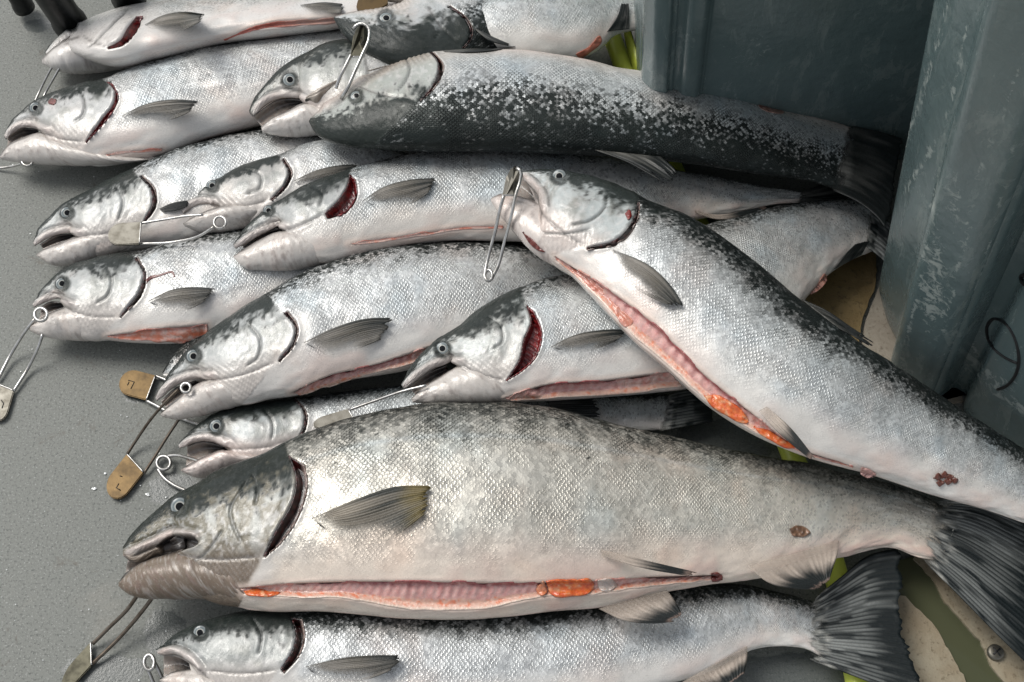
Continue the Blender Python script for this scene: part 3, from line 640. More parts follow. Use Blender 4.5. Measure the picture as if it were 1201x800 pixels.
    f['root'] = root; f['bvh'] = BVHTree.FromPolygons([Vector(v) for v in V], [tuple(int(i) for i in t_) for t_ in allf], all_triangles=True)
    f['body'] = mesh('body', V, allf, SKIN, root, {'tint': ('FLOAT_COLOR', np.clip(np.concatenate(ti), 0, 1)), 'scaly': ('FLOAT', np.clip(np.concatenate(sl), 0, 1)),
                                                   'dark': ('FLOAT', np.concatenate(da)), 'patch': ('FLOAT', np.full(len(V), patch)), 'scale_uv': ('FLOAT_VECTOR', np.concatenate(suv))})
    if eye: make_eye(f, eye)
    if gin and gout and not nohead: strip(f, 'gills', gin, gout, red_gill if gill == 'red' else dark_gill, .0012, lambda t, s_, px: .0012 * np.sin(t * 90) * smooth(0, .2, s_) * smooth(1, .7, s_) * (gill == 'red'), nb=12)
    if mouth:
        a_, b_ = spline(mouth[0], 24), spline(mouth[1], 24); zz = float(zf(np.array([.02]))[0]) + (mouth[2] if len(mouth) > 2 else -.002)
        px = (a_[:, None] + (b_ - a_)[:, None] * np.linspace(0, 1, 10)[None, :, None]).reshape(-1, 2); sg_ = np.tile(np.linspace(0, 1, 10), 24); tg_ = np.repeat(np.linspace(0, 1, 24), 10)
        Pm = at(px, zz - .010 * np.sin(np.pi * sg_)); n3 = fbm(px[:, 0] / 4, px[:, 1] / 4, seed)
        cm = lerp(col3(.30, .26, .23), col3(.035, .03, .028), smooth(.2, .75, tg_ + (n3 - .5) * .5)[:, None])
        mm = mesh('mouth_lining', Pm, grid_faces(24, 10), FLESH, root, {'tint': ('FLOAT_COLOR', cm)})
        so = mm.modifiers.new('thickness', 'SOLIDIFY'); so.thickness = .002
    FS[key] = f
    return f
def make_eye(f, eye):
    x, y, r = eye; P, hit, d = conform(f, [(x, y)], 0)
    if not hit[0]: return
    k0 = nearest_station(f, (x, y)); h = f['bvh'].ray_cast(Vector(CAM), Vector(d[0]), 5.)
    n = f['n'][k0] * .55 + np.array(h[1]) * .25 - d[0] * .45; n /= np.linalg.norm(n)
    a = np.cross(n, [0, 1., 0]); a /= np.linalg.norm(a); b = np.cross(n, a); R = r / F * np.linalg.norm(P[0] - CAM); c = P[0] - n * R * .1
    def dome(rho0, rho1, hh, k=28, lv=12):
        V, T = [], []
        for i in range(lv):
            ro = lerp(rho0, rho1, i / (lv - 1))
            for j in range(k):
                t = j * 2 * math.pi / k; V.append(c + R * ro * (math.cos(t) * a + math.sin(t) * b) + n * R * hh * math.sqrt(max(0, 1 - (ro / 1.02)**2))); T.append(ro)
        return np.array(V), np.array(T), grid_faces(lv, k, True)
    V, T, fc = dome(.0, 1., .32); ang = np.tile(np.arange(28), 12); nz = hash2(ang // 3, T * 9 // 1, 2)
    c1 = lerp(col3(.27, .31, .32), col3(.13, .165, .18), nz[:, None]); c1 = lerp(c1, col3(.60, .60, .55), (np.exp(-((T - .46) / .07)**2))[:, None])
    c1 = lerp(c1, col3(.56, .58, .55), np.exp(-((T - .80) / .08)**2)[:, None] * .4); c1 = lerp(c1, col3(.02, .022, .022), smooth(.84, .95, T)[:, None])
    e = mesh('eye', V, fc, EYE, f['root'], {'tint': ('FLOAT_COLOR', c1)})
    V, T, fc = dome(0, .40, .36); mesh('pupil', V, fc, EYE, e, {'tint': ('FLOAT_COLOR', np.tile([.006, .007, .008], (len(V), 1)))})

# ------------------------------------------------------------------ the catch, bottom layer first
fish('top_pale', 'pale salmon at the top left rolled belly up with a wide red gill slit',
     [(54,61,54,65),(62,50,63,58),(72,40,76,49),(91,28,96,42),(104,21,118,62),(128,12,150,76),(169,3,189,69),(243,-6,260,52),(330,-17,335,43),(420,-27,425,30),(520,-40,525,6),(640,-52,640,-20)],
     [(50,69,50,75),(57,61,60,81),(70,51,78,86),(94,40,104,87),(115,32,140,82),(140,24,175,72)], z=(.03,.042,.038,.02), roll=-.55, kap=.55, eye=(84,30,6.5),
     gin=[(159,20),(150,32),(140,48),(126,55)], gout=[(168,19),(163,31),(149,50),(127,58)], gill='red', pre=[(150,12),(134,26),(118,42),(100,58)], s0=1.1, head=(.58,.57,.55), headdark=.25, belly=(.66,.64,.61), silver=(.60,.60,.58),
     slit=[[(258,47),(300,31),(318,26),(350,23),(398,21)],[(262,49),(302,35),(330,32),(360,31),(400,28)]], slitdepth=.005, jawcol=(.62,.59,.56), jw=34, seed=1, scale=0.0044)
fish('tail_top', 'salmon tail end with a reddish vent beside the yellow hose at the top edge',
     [(490,34,490,38),(505,16,512,52),(530,3,542,62),(570,-8,580,70),(610,-14,614,73),(645,-16,646,72),(680,-18,674,66),(712,-18,708,42),(745,-18,742,34)], z=(.09,.10,.085,.055), s0=.5, eye=None, patch=.5, seed=2, lateral=.3)
fish('top_head', 'salmon at the top edge with a dark forehead and a brown tag in its mouth',
     [(392,23,393,19),(402,38,410,14),(420,55,428,11),(445,72,455,7),(475,84,480,-2),(510,84,505,-25),(560,76,545,-50),(610,40,580,-75),(680,-10,640,-120),(760,-60,720,-140)],
     [(425,-5,425,-10),(445,0,440,-20),(470,4,465,-26),(500,6,500,-30)], z=(.115,.095,.02,.005), roll=.15, eye=(453,22,8.5), gin=[(524,8),(544,22),(551,34),(550,46),(542,56)], gout=[(528,6),(548,21),(555,34),(553,47),(545,57)],
     pre=[(520,12),(519,28),(508,47)], s0=.3, hds=-.2, headdark=.55, head=(.46,.48,.48), seed=3)
fish('gaper', 'salmon head with a gaping grey mouth sticking out under the dark backed salmon',
     [(293,129,297,137),(298,116,308,127),(312,98,325,117),(330,79,348,116),(348,67,366,120),(366,56,385,150),(391,47,405,160),(430,47,440,163),(500,60,500,160),(600,78,590,160),(700,100,690,165),(800,125,790,170),(870,140,868,165)],
     [(306,149,308,155),(316,140,322,159),(335,131,345,161),(355,121,375,159),(375,120,400,158)], z=(.082,.078,.06,.035), eye=(340,94,8.5), gin=[(425,60),(432,100),(420,150)], s0=.55, head=(.33,.34,.315), headdark=.6, seed=4,
     mouth=([(298,137),(309,129),(325,119),(348,118),(362,121)],[(308,150),(318,142),(336,133),(352,124),(366,122)]), maxl=[(299,127),(310,118),(328,112),(348,113),(366,119)], jawcol=(.60,.56,.52))
fish('wire_ring', 'silver salmon second from the top at left with a wire ring under its chin',
     [(5,159,7,164),(12,143,16,155),(24,131,34,149),(40,118,54,155),(61,108,85,182),(85,100,115,193),(118,93,150,191),(140,84,190,184),(190,69,236,166),(250,54,310,147),(320,42,391,122),(400,31,470,95),(480,20,540,66),(560,10,590,34)],
     [(0,182,1,187),(10,170,16,190),(28,161,40,193),(48,155,75,194),(66,160,112,194),(95,168,150,190)], z=(.035,.045,.045,.04,.035), eye=(42,127,7), gin=[(125,96),(134,107),(134,118),(120,139),(100,166)], gout=[(133,99),(139,113),(135,127),(122,145),(101,168)],
     gill='red', pre=[(92,104),(99,117),(97,135),(85,144)], maxl=[(7,160),(20,148),(42,147),(56,153)], s0=.82, seed=5, head=(.46,.465,.455), pink=.5, slit=[[(122,181),(150,177),(192,174)],[(125,183),(150,180),(192,178)]], slitdepth=.002,
     mouth=([(10,160),(25,152),(44,153)],[(8,172),(28,161),(46,156)]), scale=0.0044)
fish('far_left', 'silver salmon at far left with a closed gill plate, a neighbour lying on its side',
     [(39,285,41,289),(44,270,50,282),(56,256,68,275),(75,238,92,274),(101,223,114,300),(135,206,148,296),(165,193,178,291),(203,176,225,285),(250,162,280,275),(304,153,340,262),(360,152,400,250),(430,158,470,245),(520,175,540,235),(600,195,610,225)],
     [(43,298,45,302),(52,292,56,309),(68,286,82,312),(90,277,105,310),(115,275,135,300),(140,275,165,290)], z=(.03,.034,.034,.03), eye=(79,250,7.5), gin=[(163,207),(177,223),(179,236),(168,260)], gout=[(167,205),(182,222),(184,238),(170,262)],
     pre=[(135,216),(144,235),(138,260)], maxl=[(41,286),(55,276),(75,271),(96,273)], s0=.66, seed=6, headdark=.5, mouth=([(48,288),(65,278),(88,275)],[(50,292),(68,285),(90,278)]))
fish('tag_side', 'small salmon head with a pale plate pin lying across its chin',
     [(213,247,215,251),(222,233,228,242),(238,220,248,238),(255,209,268,250),(280,195,296,262),(304,187,322,258),(330,180,345,252),(350,171,370,248),(390,163,405,243),(440,170,450,240),(500,185,505,235),(580,200,580,228)],
     [(215,262,217,266),(224,256,230,272),(238,249,256,273),(255,243,280,270),(280,240,305,262)], z=(.06,.062,.06,.04), eye=(249,218,7), gin=[(330,187),(338,202),(333,217),(317,234)], gout=[(334,185),(343,204),(336,220),(319,236)],
     pre=[(284,198),(306,206),(305,220),(287,227)], maxl=[(214,248),(222,240),(236,236),(251,238)], s0=.85, seed=7, head=(.42,.41,.385), mouth=([(222,250),(236,240),(247,241)],[(222,256),(238,249),(252,243)]))
fish('red_gill', 'salmon with a torn red gill in the middle row, half under the dark backed one',
     [(274,287,276,292),(281,275,292,283),(297,257,312,271),(318,241,333,266),(345,222,358,302),(368,212,385,309),(395,203,408,304),(430,192,436,297),(470,182,474,289),(520,175,524,283),(580,173,580,283),(640,176,640,284),(700,184,700,280),(780,197,770,265),(850,210,845,252),(910,222,905,240),(950,226,945,236)],
     [(274,300,276,305),(285,293,285,313),(303,282,310,317),(325,272,345,317),(350,270,370,312),(375,272,395,305)], z=(.075,.078,.075,.065,.05), eye=(315,247,6.5), gin=[(410,205),(407,218),(396,236),(381,250)], gout=[(417,210),(419,228),(404,251),(384,256)], gill='red',
     pre=[(364,218),(378,227),(374,243)], maxl=[(276,289),(290,280),(310,270),(334,265)], s0=.82, seed=8, head=(.36,.37,.36), headdark=.5, slit=[[(408,286),(440,280.5),(486,274.5),(536,266.5),(590,264.5)],[(420,287),(486,278.5),(536,270.5),(590,268.5)]], slitdepth=.0015,
     mouth=([(285,289),(305,276),(328,269)],[(286,292),(304,281),(328,271)]), belly=(.64,.60,.55), pink=.6)
fish('ring_pin', 'salmon at left whose mouth holds a pin ring, blood streak behind its gill',
     [(38,357,40,361),(45,344,54,353),(60,327,72,350),(78,312,90,360),(101,303,108,396),(128,298,136,399),(160,293,170,402),(200,283,216,402),(250,273,265,392),(310,265,325,375),(380,265,390,360),(450,280,455,345),(530,300,530,335)],
     [(34,384,35,388),(40,378,46,393),(54,370,66,398),(72,362,90,400),(95,358,118,399),(120,360,145,395)], z=(.032,.036,.036,.03), eye=(73,333,7.5), gin=[(157,302),(168,322),(165,337),(140,372)], gout=[(162,301),(171,322),(168,342),(142,373)],
     pre=[(125,312),(131,327),(125,348),(111,356)], maxl=[(40,358),(54,351),(70,352),(86,357)], s0=.68, seed=9, mouth=([(50,361),(58,356),(74,356)],[(45,374),(58,367),(76,360)]),
     slit=[[(124,394),(150,390),(170,387),(243,380)],[(135,398),(170,401),(216,403),(243,402)]], slitdepth=.004, lateral=.25)
fish('hidden_head', 'dark salmon head mostly hidden behind the large middle salmon',
     [(190,437,192,440),(197,424,206,446),(215,405,226,452),(238,386,250,455),(262,368,275,455),(300,350,312,450),(350,332,360,440),(420,320,425,420),(500,315,500,400),(580,320,575,380)], z=(.024,.024,.024,.022), s0=.2, seed=10, head=(.3,.3,.27))
fish('under_pair', 'small salmon between the largest fish and the brass tagged one, mouth open',
     [(209,522,211,526),(219,509,230,518),(234,496,252,518),(254,484,272,528),(285,476,300,548),(312,471,325,548),(352,466,362,540),(400,459,410,535),(460,452,468,525),(540,450,545,520),(620,452,622,515),(700,462,700,507),(750,464,748,505),(795,462,785,503)],
     [(213,550,214,554),(222,545,228,560),(240,535,252,558),(262,527,280,552),(285,530,310,545)], z=(.03,.032,.03,.024), eye=(254,500,8.5), gin=[(344,468),(356,484),(356,500),(350,514)], gout=[(347,467),(360,484),(359,502),(352,515)],
     pre=[(307,478),(320,496),(319,516)], maxl=[(211,524),(226,515),(245,513),(268,521)], s0=.6, patch=.3, seed=11, head=(.33,.36,.36), mouth=([(220,524),(238,519),(262,525)],[(218,546),(240,535),(264,527)]), silver=(.56,.59,.59), jawcol=(.60,.52,.48))
fish('mid_large', 'large salmon in the middle of the pile with a loop of wire in its lips',
     [(182,466,184,471),(189,452,197,460),(203,431,218,446),(222,408,240,443),(245,385,262,462),(270,368,290,474),(292,355,318,468),(318,340,348,464),(345,324,375,456),(384,308,410,446),(435,294,460,438),(489,286,508,428),(540,283,555,420),(590,285,600,408),(640,297,640,392),(690,320,680,378),(740,345,725,370)],
     [(188,485,190,489),(197,476,205,492),(214,462,232,489),(236,448,262,481),(260,440,292,474),(285,438,320,466)], z=(.042,.06,.064,.055,.04), eye=(227,418,8.5), gin=[(332,367),(346,385),(344,399),(326,423)], gout=[(338,365),(350,384),(347,402),(328,425)],
     pre=[(290,378),(305,399),(300,422),(287,429)], maxl=[(184,468),(200,450),(220,442),(250,440)], s0=.66, seed=12, slit=[[(340,461),(384,441),(435,429),(497,409),(545,394)],[(350,465),(418,444),(492,425),(545,411)]], slitdepth=.007,
     mouth=([(190,472),(205,458),(230,448)],[(194,478),(214,463),(238,449)]), pink=.5, lateral=.35)
fish('short_head', 'salmon with a raised gill cover and cut belly, lying under the diagonal salmon',
     [(471,451,474,456),(479,434,492,446),(494,415,512,432),(516,396,536,424),(543,377,556,460),(572,357,582,472),(605,340,620,472),(640,326,660,470),(680,318,705,467),(725,300,755,463),(775,283,805,455),(830,262,880,410),(885,246,935,352),(935,236,966,322),(985,232,1005,301),(1015,238,1022,294),(1030,252,1024,292)],
     [(482,467,484,472),(494,456,505,474),(516,442,540,474),(540,428,575,473),(565,425,605,471),(590,430,630,468)], z=(.088,.085,.075,.06,.045), eye=(519,409,8.5), gin=[(617,358),(622,378),(614,399),(610,419),(594,446)], gout=[(627,366),(636,390),(629,419),(612,436),(594,447)], gill='red',
     pre=[(570,370),(587,382),(588,402),(577,409)], maxl=[(474,453),(490,438),(508,427),(542,423)], s0=.72, patch=.6, seed=13, slit=[[(590,467),(641,451),(700,447),(781,436)],[(600,470),(672,466),(740,461),(800,455)]], slitdepth=.007, head=(.44,.465,.45),
     mouth=([(480,455),(500,440),(524,430)],[(487,462),(505,449),(526,436)]))
fish('bottom', 'salmon along the bottom edge with a spread dark tail fin',
     [(183,762,186,767),(193,754,208,770),(210,741,230,781),(232,730,252,808),(262,721,278,818),(303,715,312,824),(340,715,345,830),(400,714,405,836),(460,716,462,840),(520,718,522,842),(580,716,584,840),(640,712,645,836),(700,704,702,826),(760,696,762,806),(820,686,826,788),(862,684,868,766),(905,691,910,758),(945,703,945,762),(968,708,962,770)],
     [(188,796,190,800),(198,790,204,810),(215,786,228,818),(236,785,255,822),(260,790,285,822)], z=(.038,.045,.045,.038,.028), eye=(235,742,8.5), gin=[(341,724),(347,745),(344,760),(329,785)], gout=[(355,726),(358,748),(352,768),(333,790)],
     pre=[(294,722),(306,744),(303,768)], maxl=[(187,765),(205,762),(222,770),(236,786)], s0=.5, patch=.45, seed=15, head=(.28,.295,.285), headdark=.8, silver=(.62,.64,.64), lateral=.55, mouth=([(192,768),(212,770),(230,784)],[(192,793),(210,788),(232,787)]))
fish('largest', 'largest salmon, lying full length at the front with a cut belly and olive head',
     [(144,642,146,652),(150,631,160,661),(162,618,182,652),(178,603,204,645),(200,584,232,645),(228,563,262,700),(262,547,298,711),(300,534,335,716),(340,514,378,716),(400,491,430,720),(460,478,480,725),(520,472,535,727),(580,472,590,724),(640,478,645,717),(700,490,700,712),(760,504,755,698),(830,521,815,686),(900,536,870,678),(960,547,930,664),(1020,562,985,648),(1070,577,1040,640),(1105,592,1075,652),(1126,606,1098,655)],
     [(140,681,141,690),(150,670,158,699),(172,657,200,702),(198,649,240,702),(225,643,268,704),(255,645,300,706),(285,655,325,705)], z=(.058,.075,.080,.07,.05), eye=(211,594,11), pits=[[(183,641),(198,630),(215,627),(229,629),(232,637),(216,645),(196,651)]], gin=[(338,534),(347,563),(341,592),(326,618),(309,652)], gout=[(358,546),(361,570),(353,600),(332,635),(311,654)],
     pre=[(296,555),(302,572),(299,592)], maxl=[(150,648),(176,637),(206,624),(231,628)], s0=.62, dw=1.3, patch=.2, spots=70, seed=16, head=(.125,.112,.075), headdark=.9, silver=(.62,.595,.53), belly=(.71,.62,.53), pink=.75, jawcol=(.175,.135,.10), jw=46, scale=0.0054, lateral=.5,
     slit=[[(280,690),(340,684),(404,682),(500,682),(628,683),(680,681),(700,681),(760,677),(845,674)],[(285,697),(340,701),(404,702),(460,713),(516,717),(580,713),(628,702),(700,697),(756,689),(845,681)]], slitdepth=.007,
     mouth=([(150,659),(184,652),(214,645),(232,640)],[(145,682),(168,663),(200,650),(228,643)]), branch=[[(292,560),(270,600),(285,640)],[(262,620),(240,650),(215,665)]])
fish('dark_back', 'salmon lying upside down across the back with a black green back',
     [(363,143,366,137),(372,156,378,124),(388,167,396,112),(410,173,416,95),(435,175,440,82),(465,177,470,70),(510,178,505,61),(560,178,555,58),(640,180,640,62),(720,184,730,79),(800,191,815,92),(880,203,892,117),(940,211,952,135),(988,226,1004,151)],
     [(358,119,359,114),(372,124,370,106),(392,111,392,95),(410,97,415,87),(430,89,434,82)], z=(.105,.118,.118,.105,.085), roll=.22, kap=.55, eye=(418,113,7.5), gin=[(503,61),(513,74),(513,86),(506,102),(492,117)], gout=[(510,62),(521,77),(518,90),(508,106),(493,119)],
     pre=[(474,66),(480,78),(476,94),(466,106)], maxl=[(374,129),(388,119),(408,100),(428,86)], s0=.3, dw=1.5, dk=1.1, patch=.8, hds=.0, seed=17, head=(.36,.38,.35), headdark=.7, silver=(.52,.54,.54), belly=(.58,.55,.51), lowdark=.0, jawcol=(.40,.36,.31), scale=0.0052, pink=.5)
fish('diagonal', 'salmon lying diagonally on top of the pile with its mouth wide open',
     [(611,202,612,206),(625,199,620,217),(645,198,632,239),(668,200,635,262),(690,204,645,303),(714,212,660,318),(738,222,676,328),(774,239,697,350),(806,251,718,373),(837,270,745,401),(882,304,790,440),(925,340,838,482),(970,373,885,511),(1020,408,945,535),(1075,444,1013,553),(1132,482,1085,577),(1190,520,1150,595),(1260,565,1225,620),(1330,610,1305,640)],
     [(576,232,577,238),(585,228,584,248),(602,229,600,266),(620,234,614,281),(638,243,630,298),(660,256,652,312),(685,270,675,322)], z=(.135,.14,.135,.11,.085), eye=(656,207,9), gin=[(748,236),(745,252),(738,265),(722,281),(688,290)], gout=[(751,238),(749,256),(742,269),(724,286),(689,294)],
     pre=[(711,222),(711,240),(693,258),(668,264)], maxl=[(614,206),(626,215),(636,228),(638,243)], s0=.36, dw=1.1, patch=.4, seed=18, head=(.45,.485,.48), headdark=.35, silver=(.64,.66,.66), dk=1.,
     slit=[[(650,300),(710,337),(770,382),(822,435),(884,486),(933,523),(1000,547)],[(652,306),(699,348),(742,393),(788,433),(838,478),(888,509),(945,533),(1000,550)]], slitdepth=.007, jw=24,
     mouth=([(613,207),(622,218),(633,238)],[(602,229),(620,234),(634,241)]), branch=[[(600,262),(630,272),(662,274),(695,268)]], jawcol=(.58,.52,.48))

# fins and the cut bellies
R_ = FS
fin(R_['top_pale'], 'pectoral_fin', [(170,29),(189,19),(216,14),(241,17)], [(176,33),(196,36),(216,35),(236,25)])
fin(R_['top_pale'], 'pelvic_fin', [(352,6),(380,3),(404,5)], [(358,13),(385,16),(402,15)])
fin(R_['wire_ring'], 'pectoral_fin', [(143,136),(169,123),(203,117),(235,119)], [(150,143),(172,139),(196,141),(226,130)])
fin(R_['dark_back'], 'pectoral_fin', [(518,59),(545,55),(580,53),(612,52)], [(522,61),(550,61.5),(580,59),(611,53)], 'dark', 8)
fin(R_['dark_back'], 'dorsal_fin', [(698,176),(735,190),(762,205),(784,218)], [(775,184),(785,192),(793,200),(798,205)], 'dark', 10, .35)
fin(R_['dark_back'], 'tail_fin', [(1002,150),(1020,152),(1040,157),(1062,165)], [(986,226),(1008,238),(1028,254),(1042,272)], 'dark', 16)
fin(R_['red_gill'], 'tail_fin', [(946,226),(975,213),(1002,208)], [(943,237),(975,241),(1006,240)], 'dark', 12)
fin(R_['far_left'], 'pectoral_fin', [(187,245),(200,239),(222,235)], [(190,248),(205,247),(221,242)], 'dark', 8)
fin(R_['tag_side'], 'pectoral_fin', [(345,212),(371,200),(400,194),(420,193)], [(350,217),(380,213),(405,206),(420,198)])
fin(R_['red_gill'], 'pectoral_fin', [(425,236),(449,220),(482,211),(515,209)], [(436,240),(458,242),(482,239),(505,224)])
fin(R_['red_gill'], 'anal_fin', [(815,247),(840,252),(870,248),(900,241)], [(817,250),(840,257),(870,254),(902,246)], 'tipdark', 6)
fin(R_['ring_pin'], 'pectoral_fin', [(174,353),(202,340),(229,337),(255,339)], [(180,357),(202,364),(220,363),(242,352)])
fin(R_['mid_large'], 'pectoral_fin', [(356,402),(394,384),(430,374),(464,373)], [(366,407),(392,419),(420,409),(449,397)])
fin(R_['short_head'], 'pectoral_fin', [(646,407),(672,394),(710,387),(742,387)], [(655,410),(680,413),(702,408),(726,398)])
fin(R_['short_head'], 'tail_fin', [(1028,250),(1040,258),(1055,272)], [(1022,294),(1034,304),(1046,318)], 'caudal', 10)
fin(R_['short_head'], 'anal_fin', [(978,316),(990,300),(1006,284)], [(1010,299),(1014,292),(1020,282)], 'dark', 8)
fin(R_['diagonal'], 'pectoral_fin', [(719,293),(762,312),(788,337),(803,361)], [(714,303),(735,331),(760,347),(786,358)], 'pale', 16)
fin(R_['diagonal'], 'pelvic_fin', [(899,477),(925,500),(956,538)], [(890,482),(914,508),(951,539)], 'tipdark', 6, lift=.008)
fin(R_['diagonal'], 'dorsal_fin', [(940,351),(965,362),(1000,385),(1026,402)], [(985,386),(1000,394),(1012,401),(1024,408)], 'dark', 9, .3)
fin(R_['under_pair'], 'tail_fin', [(792,461),(810,457),(834,456)], [(783,504),(806,500),(838,494)], 'caudal', 12)
fin(R_['under_pair'], 'dorsal_fin', [(640,468),(670,464),(702,464)], [(648,482),(678,489),(706,489)], 'dark', 10, .2)
fin(R_['tail_top'], 'anal_fin', [(712,37),(724,20),(729,4)], [(738,34),(738,20),(737,3)], 'dark', 9)
fin(R_['top_head'], 'pectoral_fin', [(557,33),(575,42),(598,52)], [(560,37),(575,48),(597,54)], 'dark', 6)
fin(R_['largest'], 'pectoral_fin', [(366,608),(420,585),(465,571),(509,570)], [(376,617),(412,639),(450,635),(502,600)], 'olive', 18)
fin(R_['largest'], 'pelvic_fin', [(705,645),(750,656),(819,672)], [(707,652),(750,665),(812,676)], 'tipdark', 8, lift=.009)
fin(R_['largest'], 'pelvic_fin', [(702,714),(730,727),(765,731),(791,729)], [(782,692),(790,703),(797,715),(800,722)], 'tipdark', 12)
fin(R_['largest'], 'anal_fin', [(876,664),(903,684),(935,690),(960,691)], [(984,634),(982,650),(977,665),(972,682)], 'tipdark', 16)
fin(R_['largest'], 'tail_fin', [(1108,588),(1150,582),(1200,598),(1262,625)], [(1086,655),(1118,692),(1165,740),(1218,792)], 'caudal', 30, .08, .05, nl=34)
fin(R_['bottom'], 'pectoral_fin', [(359,782),(402,772),(440,769),(475,769)], [(365,788),(390,798),(425,798),(464,784)])
fin(R_['bottom'], 'tail_fin', [(960,705),(985,678),(1018,652),(1058,642)], [(955,771),(988,788),(1035,806),(1092,826)], 'caudal', 30, .07, .10, nl=30)
fin(R_['bottom'], 'anal_fin', [(800,800),(815,810),(838,814)], [(876,758),(876,772),(872,792)], 'tipdark', 14)

L_ = R_['largest']
strip(L_, 'belly_cut', [(282,691),(340,685),(404,683),(500,683),(628,684),(680,682),(760,678),(845,675)], [(287,696),(340,700),(404,701),(460,712),(516,716),(580,712),(628,701),(700,696),(756,688),(845,680)], cavity, .0015, rib_ridge, nb=22)
blob(L_, 'roe', [(641,683),(655,680),(672,681),(692,679),(697,688),(690,696),(672,699),(655,701),(645,696)], roe_col, .006)
blob(L_, 'roe', [(630,686),(638,684),(642,691),(636,698),(629,694)], lambda t, s, p: lerp(col3(.62,.34,.22), col3(.66,.2,.08), noise(p[:,0]/3,p[:,1]/3)[:,None]), .005)
blob(L_, 'flesh_scrap', [(286,693),(300,690),(315,692),(329,694),(320,699),(300,700),(288,698)], roe_col, .003)
blob(L_, 'flesh_scrap', [(700,682),(716,680),(724,687),(715,693),(703,692)], lambda t, s, p: np.tile([.62,.52,.46], (len(t), 1)), .004)
blob(L_, 'vent', [(834,673),(842,671),(848,676),(843,682),(835,681)], blood_col, .003)
blob(L_, 'sore', [(926,621),(934,617),(945,619),(951,625),(940,629),(930,629)], lambda t, s, p: lerp(col3(.05,.025,.012), col3(.28,.16,.10), noise(p[:,0]/3,p[:,1]/3,4)[:,None]), .001)
D_ = R_['diagonal']
strip(D_, 'belly_cut', [(651,301),(710,338),(770,383),(822,436),(884,487),(933,524),(1000,547)], [(654,306),(699,347),(742,392),(788,432),(838,477),(888,508),(945,532),(1000,549)], cavity, .0015, rib_ridge, nb=20)
blob(D_, 'roe', [(826,464),(840,462),(856,470),(872,484),(878,495),(866,496),(850,487),(835,477)], roe_col, .005)
blob(D_, 'roe', [(884,500),(898,504),(916,514),(934,525),(925,526),(905,517),(890,508)], roe_col, .004)
blob(D_, 'flesh_scrap', [(668,314),(682,320),(700,332),(712,345),(702,345),(684,330)], lambda t, s, p: lerp(col3(.55,.16,.10), col3(.62,.33,.27), noise(p[:,0]/5,p[:,1]/5,4)[:,None]), .002)
blob(D_, 'flesh_scrap', [(715,350),(728,362),(742,380),(736,384),(722,370)], lambda t, s, p: lerp(col3(.58,.18,.10), col3(.62,.33,.27), noise(p[:,0]/5,p[:,1]/5,4)[:,None]), .002)
blob(D_, 'vent', [(1010,549),(1020,550),(1028,556),(1018,560),(1009,556)], lambda t, s, p: np.tile([.5,.28,.25], (len(t), 1)), .004)
for c_ in ((1100, 560), (1107, 557), (1114, 559), (1103, 567), (1112, 565), (1119, 563)):
    blob(D_, 'sore', [(c_[0]-5, c_[1]), (c_[0], c_[1]-4), (c_[0]+5, c_[1]), (c_[0], c_[1]+4)], lambda t, s, p: np.tile([.13,.04,.025], (len(t), 1)), .002)
blob(D_, 'gill_wound', [(733,250),(739,247),(741,253),(737,258)], lambda t, s, p: np.tile([.2,.02,.015], (len(t), 1)), .002)
blob(D_, 'throat_cut', [(613,272),(620,278),(630,286),(639,296),(632,294),(621,286)], blood_col, .001)
S_ = R_['short_head']
strip(S_, 'belly_cut', [(592,467),(641,452),(700,448),(785,437)], [(600,470),(672,466),(740,461),(800,454)], cavity, .0015, rib_ridge, nb=18)
M_ = R_['mid_large']
strip(M_, 'belly_cut', [(345,461),(384,442),(435,430),(497,410),(545,395)], [(352,464),(418,444),(492,424),(545,410)], cavity, .0015, rib_ridge, nb=14)
strip(R_['ring_pin'], 'belly_cut', [(126,395),(150,391),(170,388),(243,381)], [(136,397),(170,400),(216,402),(243,401)], lambda t, s, p: lerp(edge_flesh(t, s, p), col3(.62,.16,.07), (smooth(.2,.5,s)*smooth(.9,.6,s)*smooth(.4,.6,noise(p[:,0]/7,p[:,1]/4))*.8)[:,None]), .0015, nb=14)
strip(R_['ring_pin'], 'blood_streak', [(168,331),(176,324),(186,322),(204,319.5),(205,325)], [(169,334),(178,327),(187,324),(202.5,321.5),(203.5,325)], blood_col, .0006, nb=4)
strip(R_['red_gill'], 'belly_cut', [(412,286),(440,281),(486,275),(536,267),(590,265)], [(422,286.5),(486,278),(536,270),(590,268)], edge_flesh, .0012, nb=8)
strip(R_['top_pale'], 'belly_cut', [(262,47),(300,32),(318,27),(350,24),(398,22)], [(264,48),(302,34),(330,31),(360,30),(398,27)], lambda t, s, p: lerp(col3(.42,.09,.06), col3(.5,.3,.25), smooth(.35,.75,t)[:,None]), .0012, nb=8)
strip(R_['wire_ring'], 'belly_cut', [(124,181.5),(150,177.5),(190,174.5)], [(126,182.5),(150,179.5),(190,177.5)], edge_flesh, .0008, nb=5)
blob(R_['wire_ring'], 'blood_spot', [(56,119),(61,116),(66,117),(63,122),(58,123)], blood_col, .001)
blob(R_['dark_back'], 'sore', [(888,122),(900,120),(912,125),(920,131),(906,131),(893,127)], lambda t, s, p: lerp(col3(.14,.03,.02), col3(.4,.25,.2), noise(p[:,0]/4,p[:,1]/4,4)[:,None]), .001)
blob(R_['short_head'], 'blood_spot', [(950,345),(958,334),(968,322),(970,326),(960,340)], lambda t, s, p: np.tile([.45,.22,.17], (len(t), 1)), .0008)
blob(R_['tail_top'], 'belly_cut', [(676,64),(690,55),(704,42),(706,46),(694,60),(680,68)], lambda t, s, p: np.tile([.5,.16,.1], (len(t), 1)), .001)
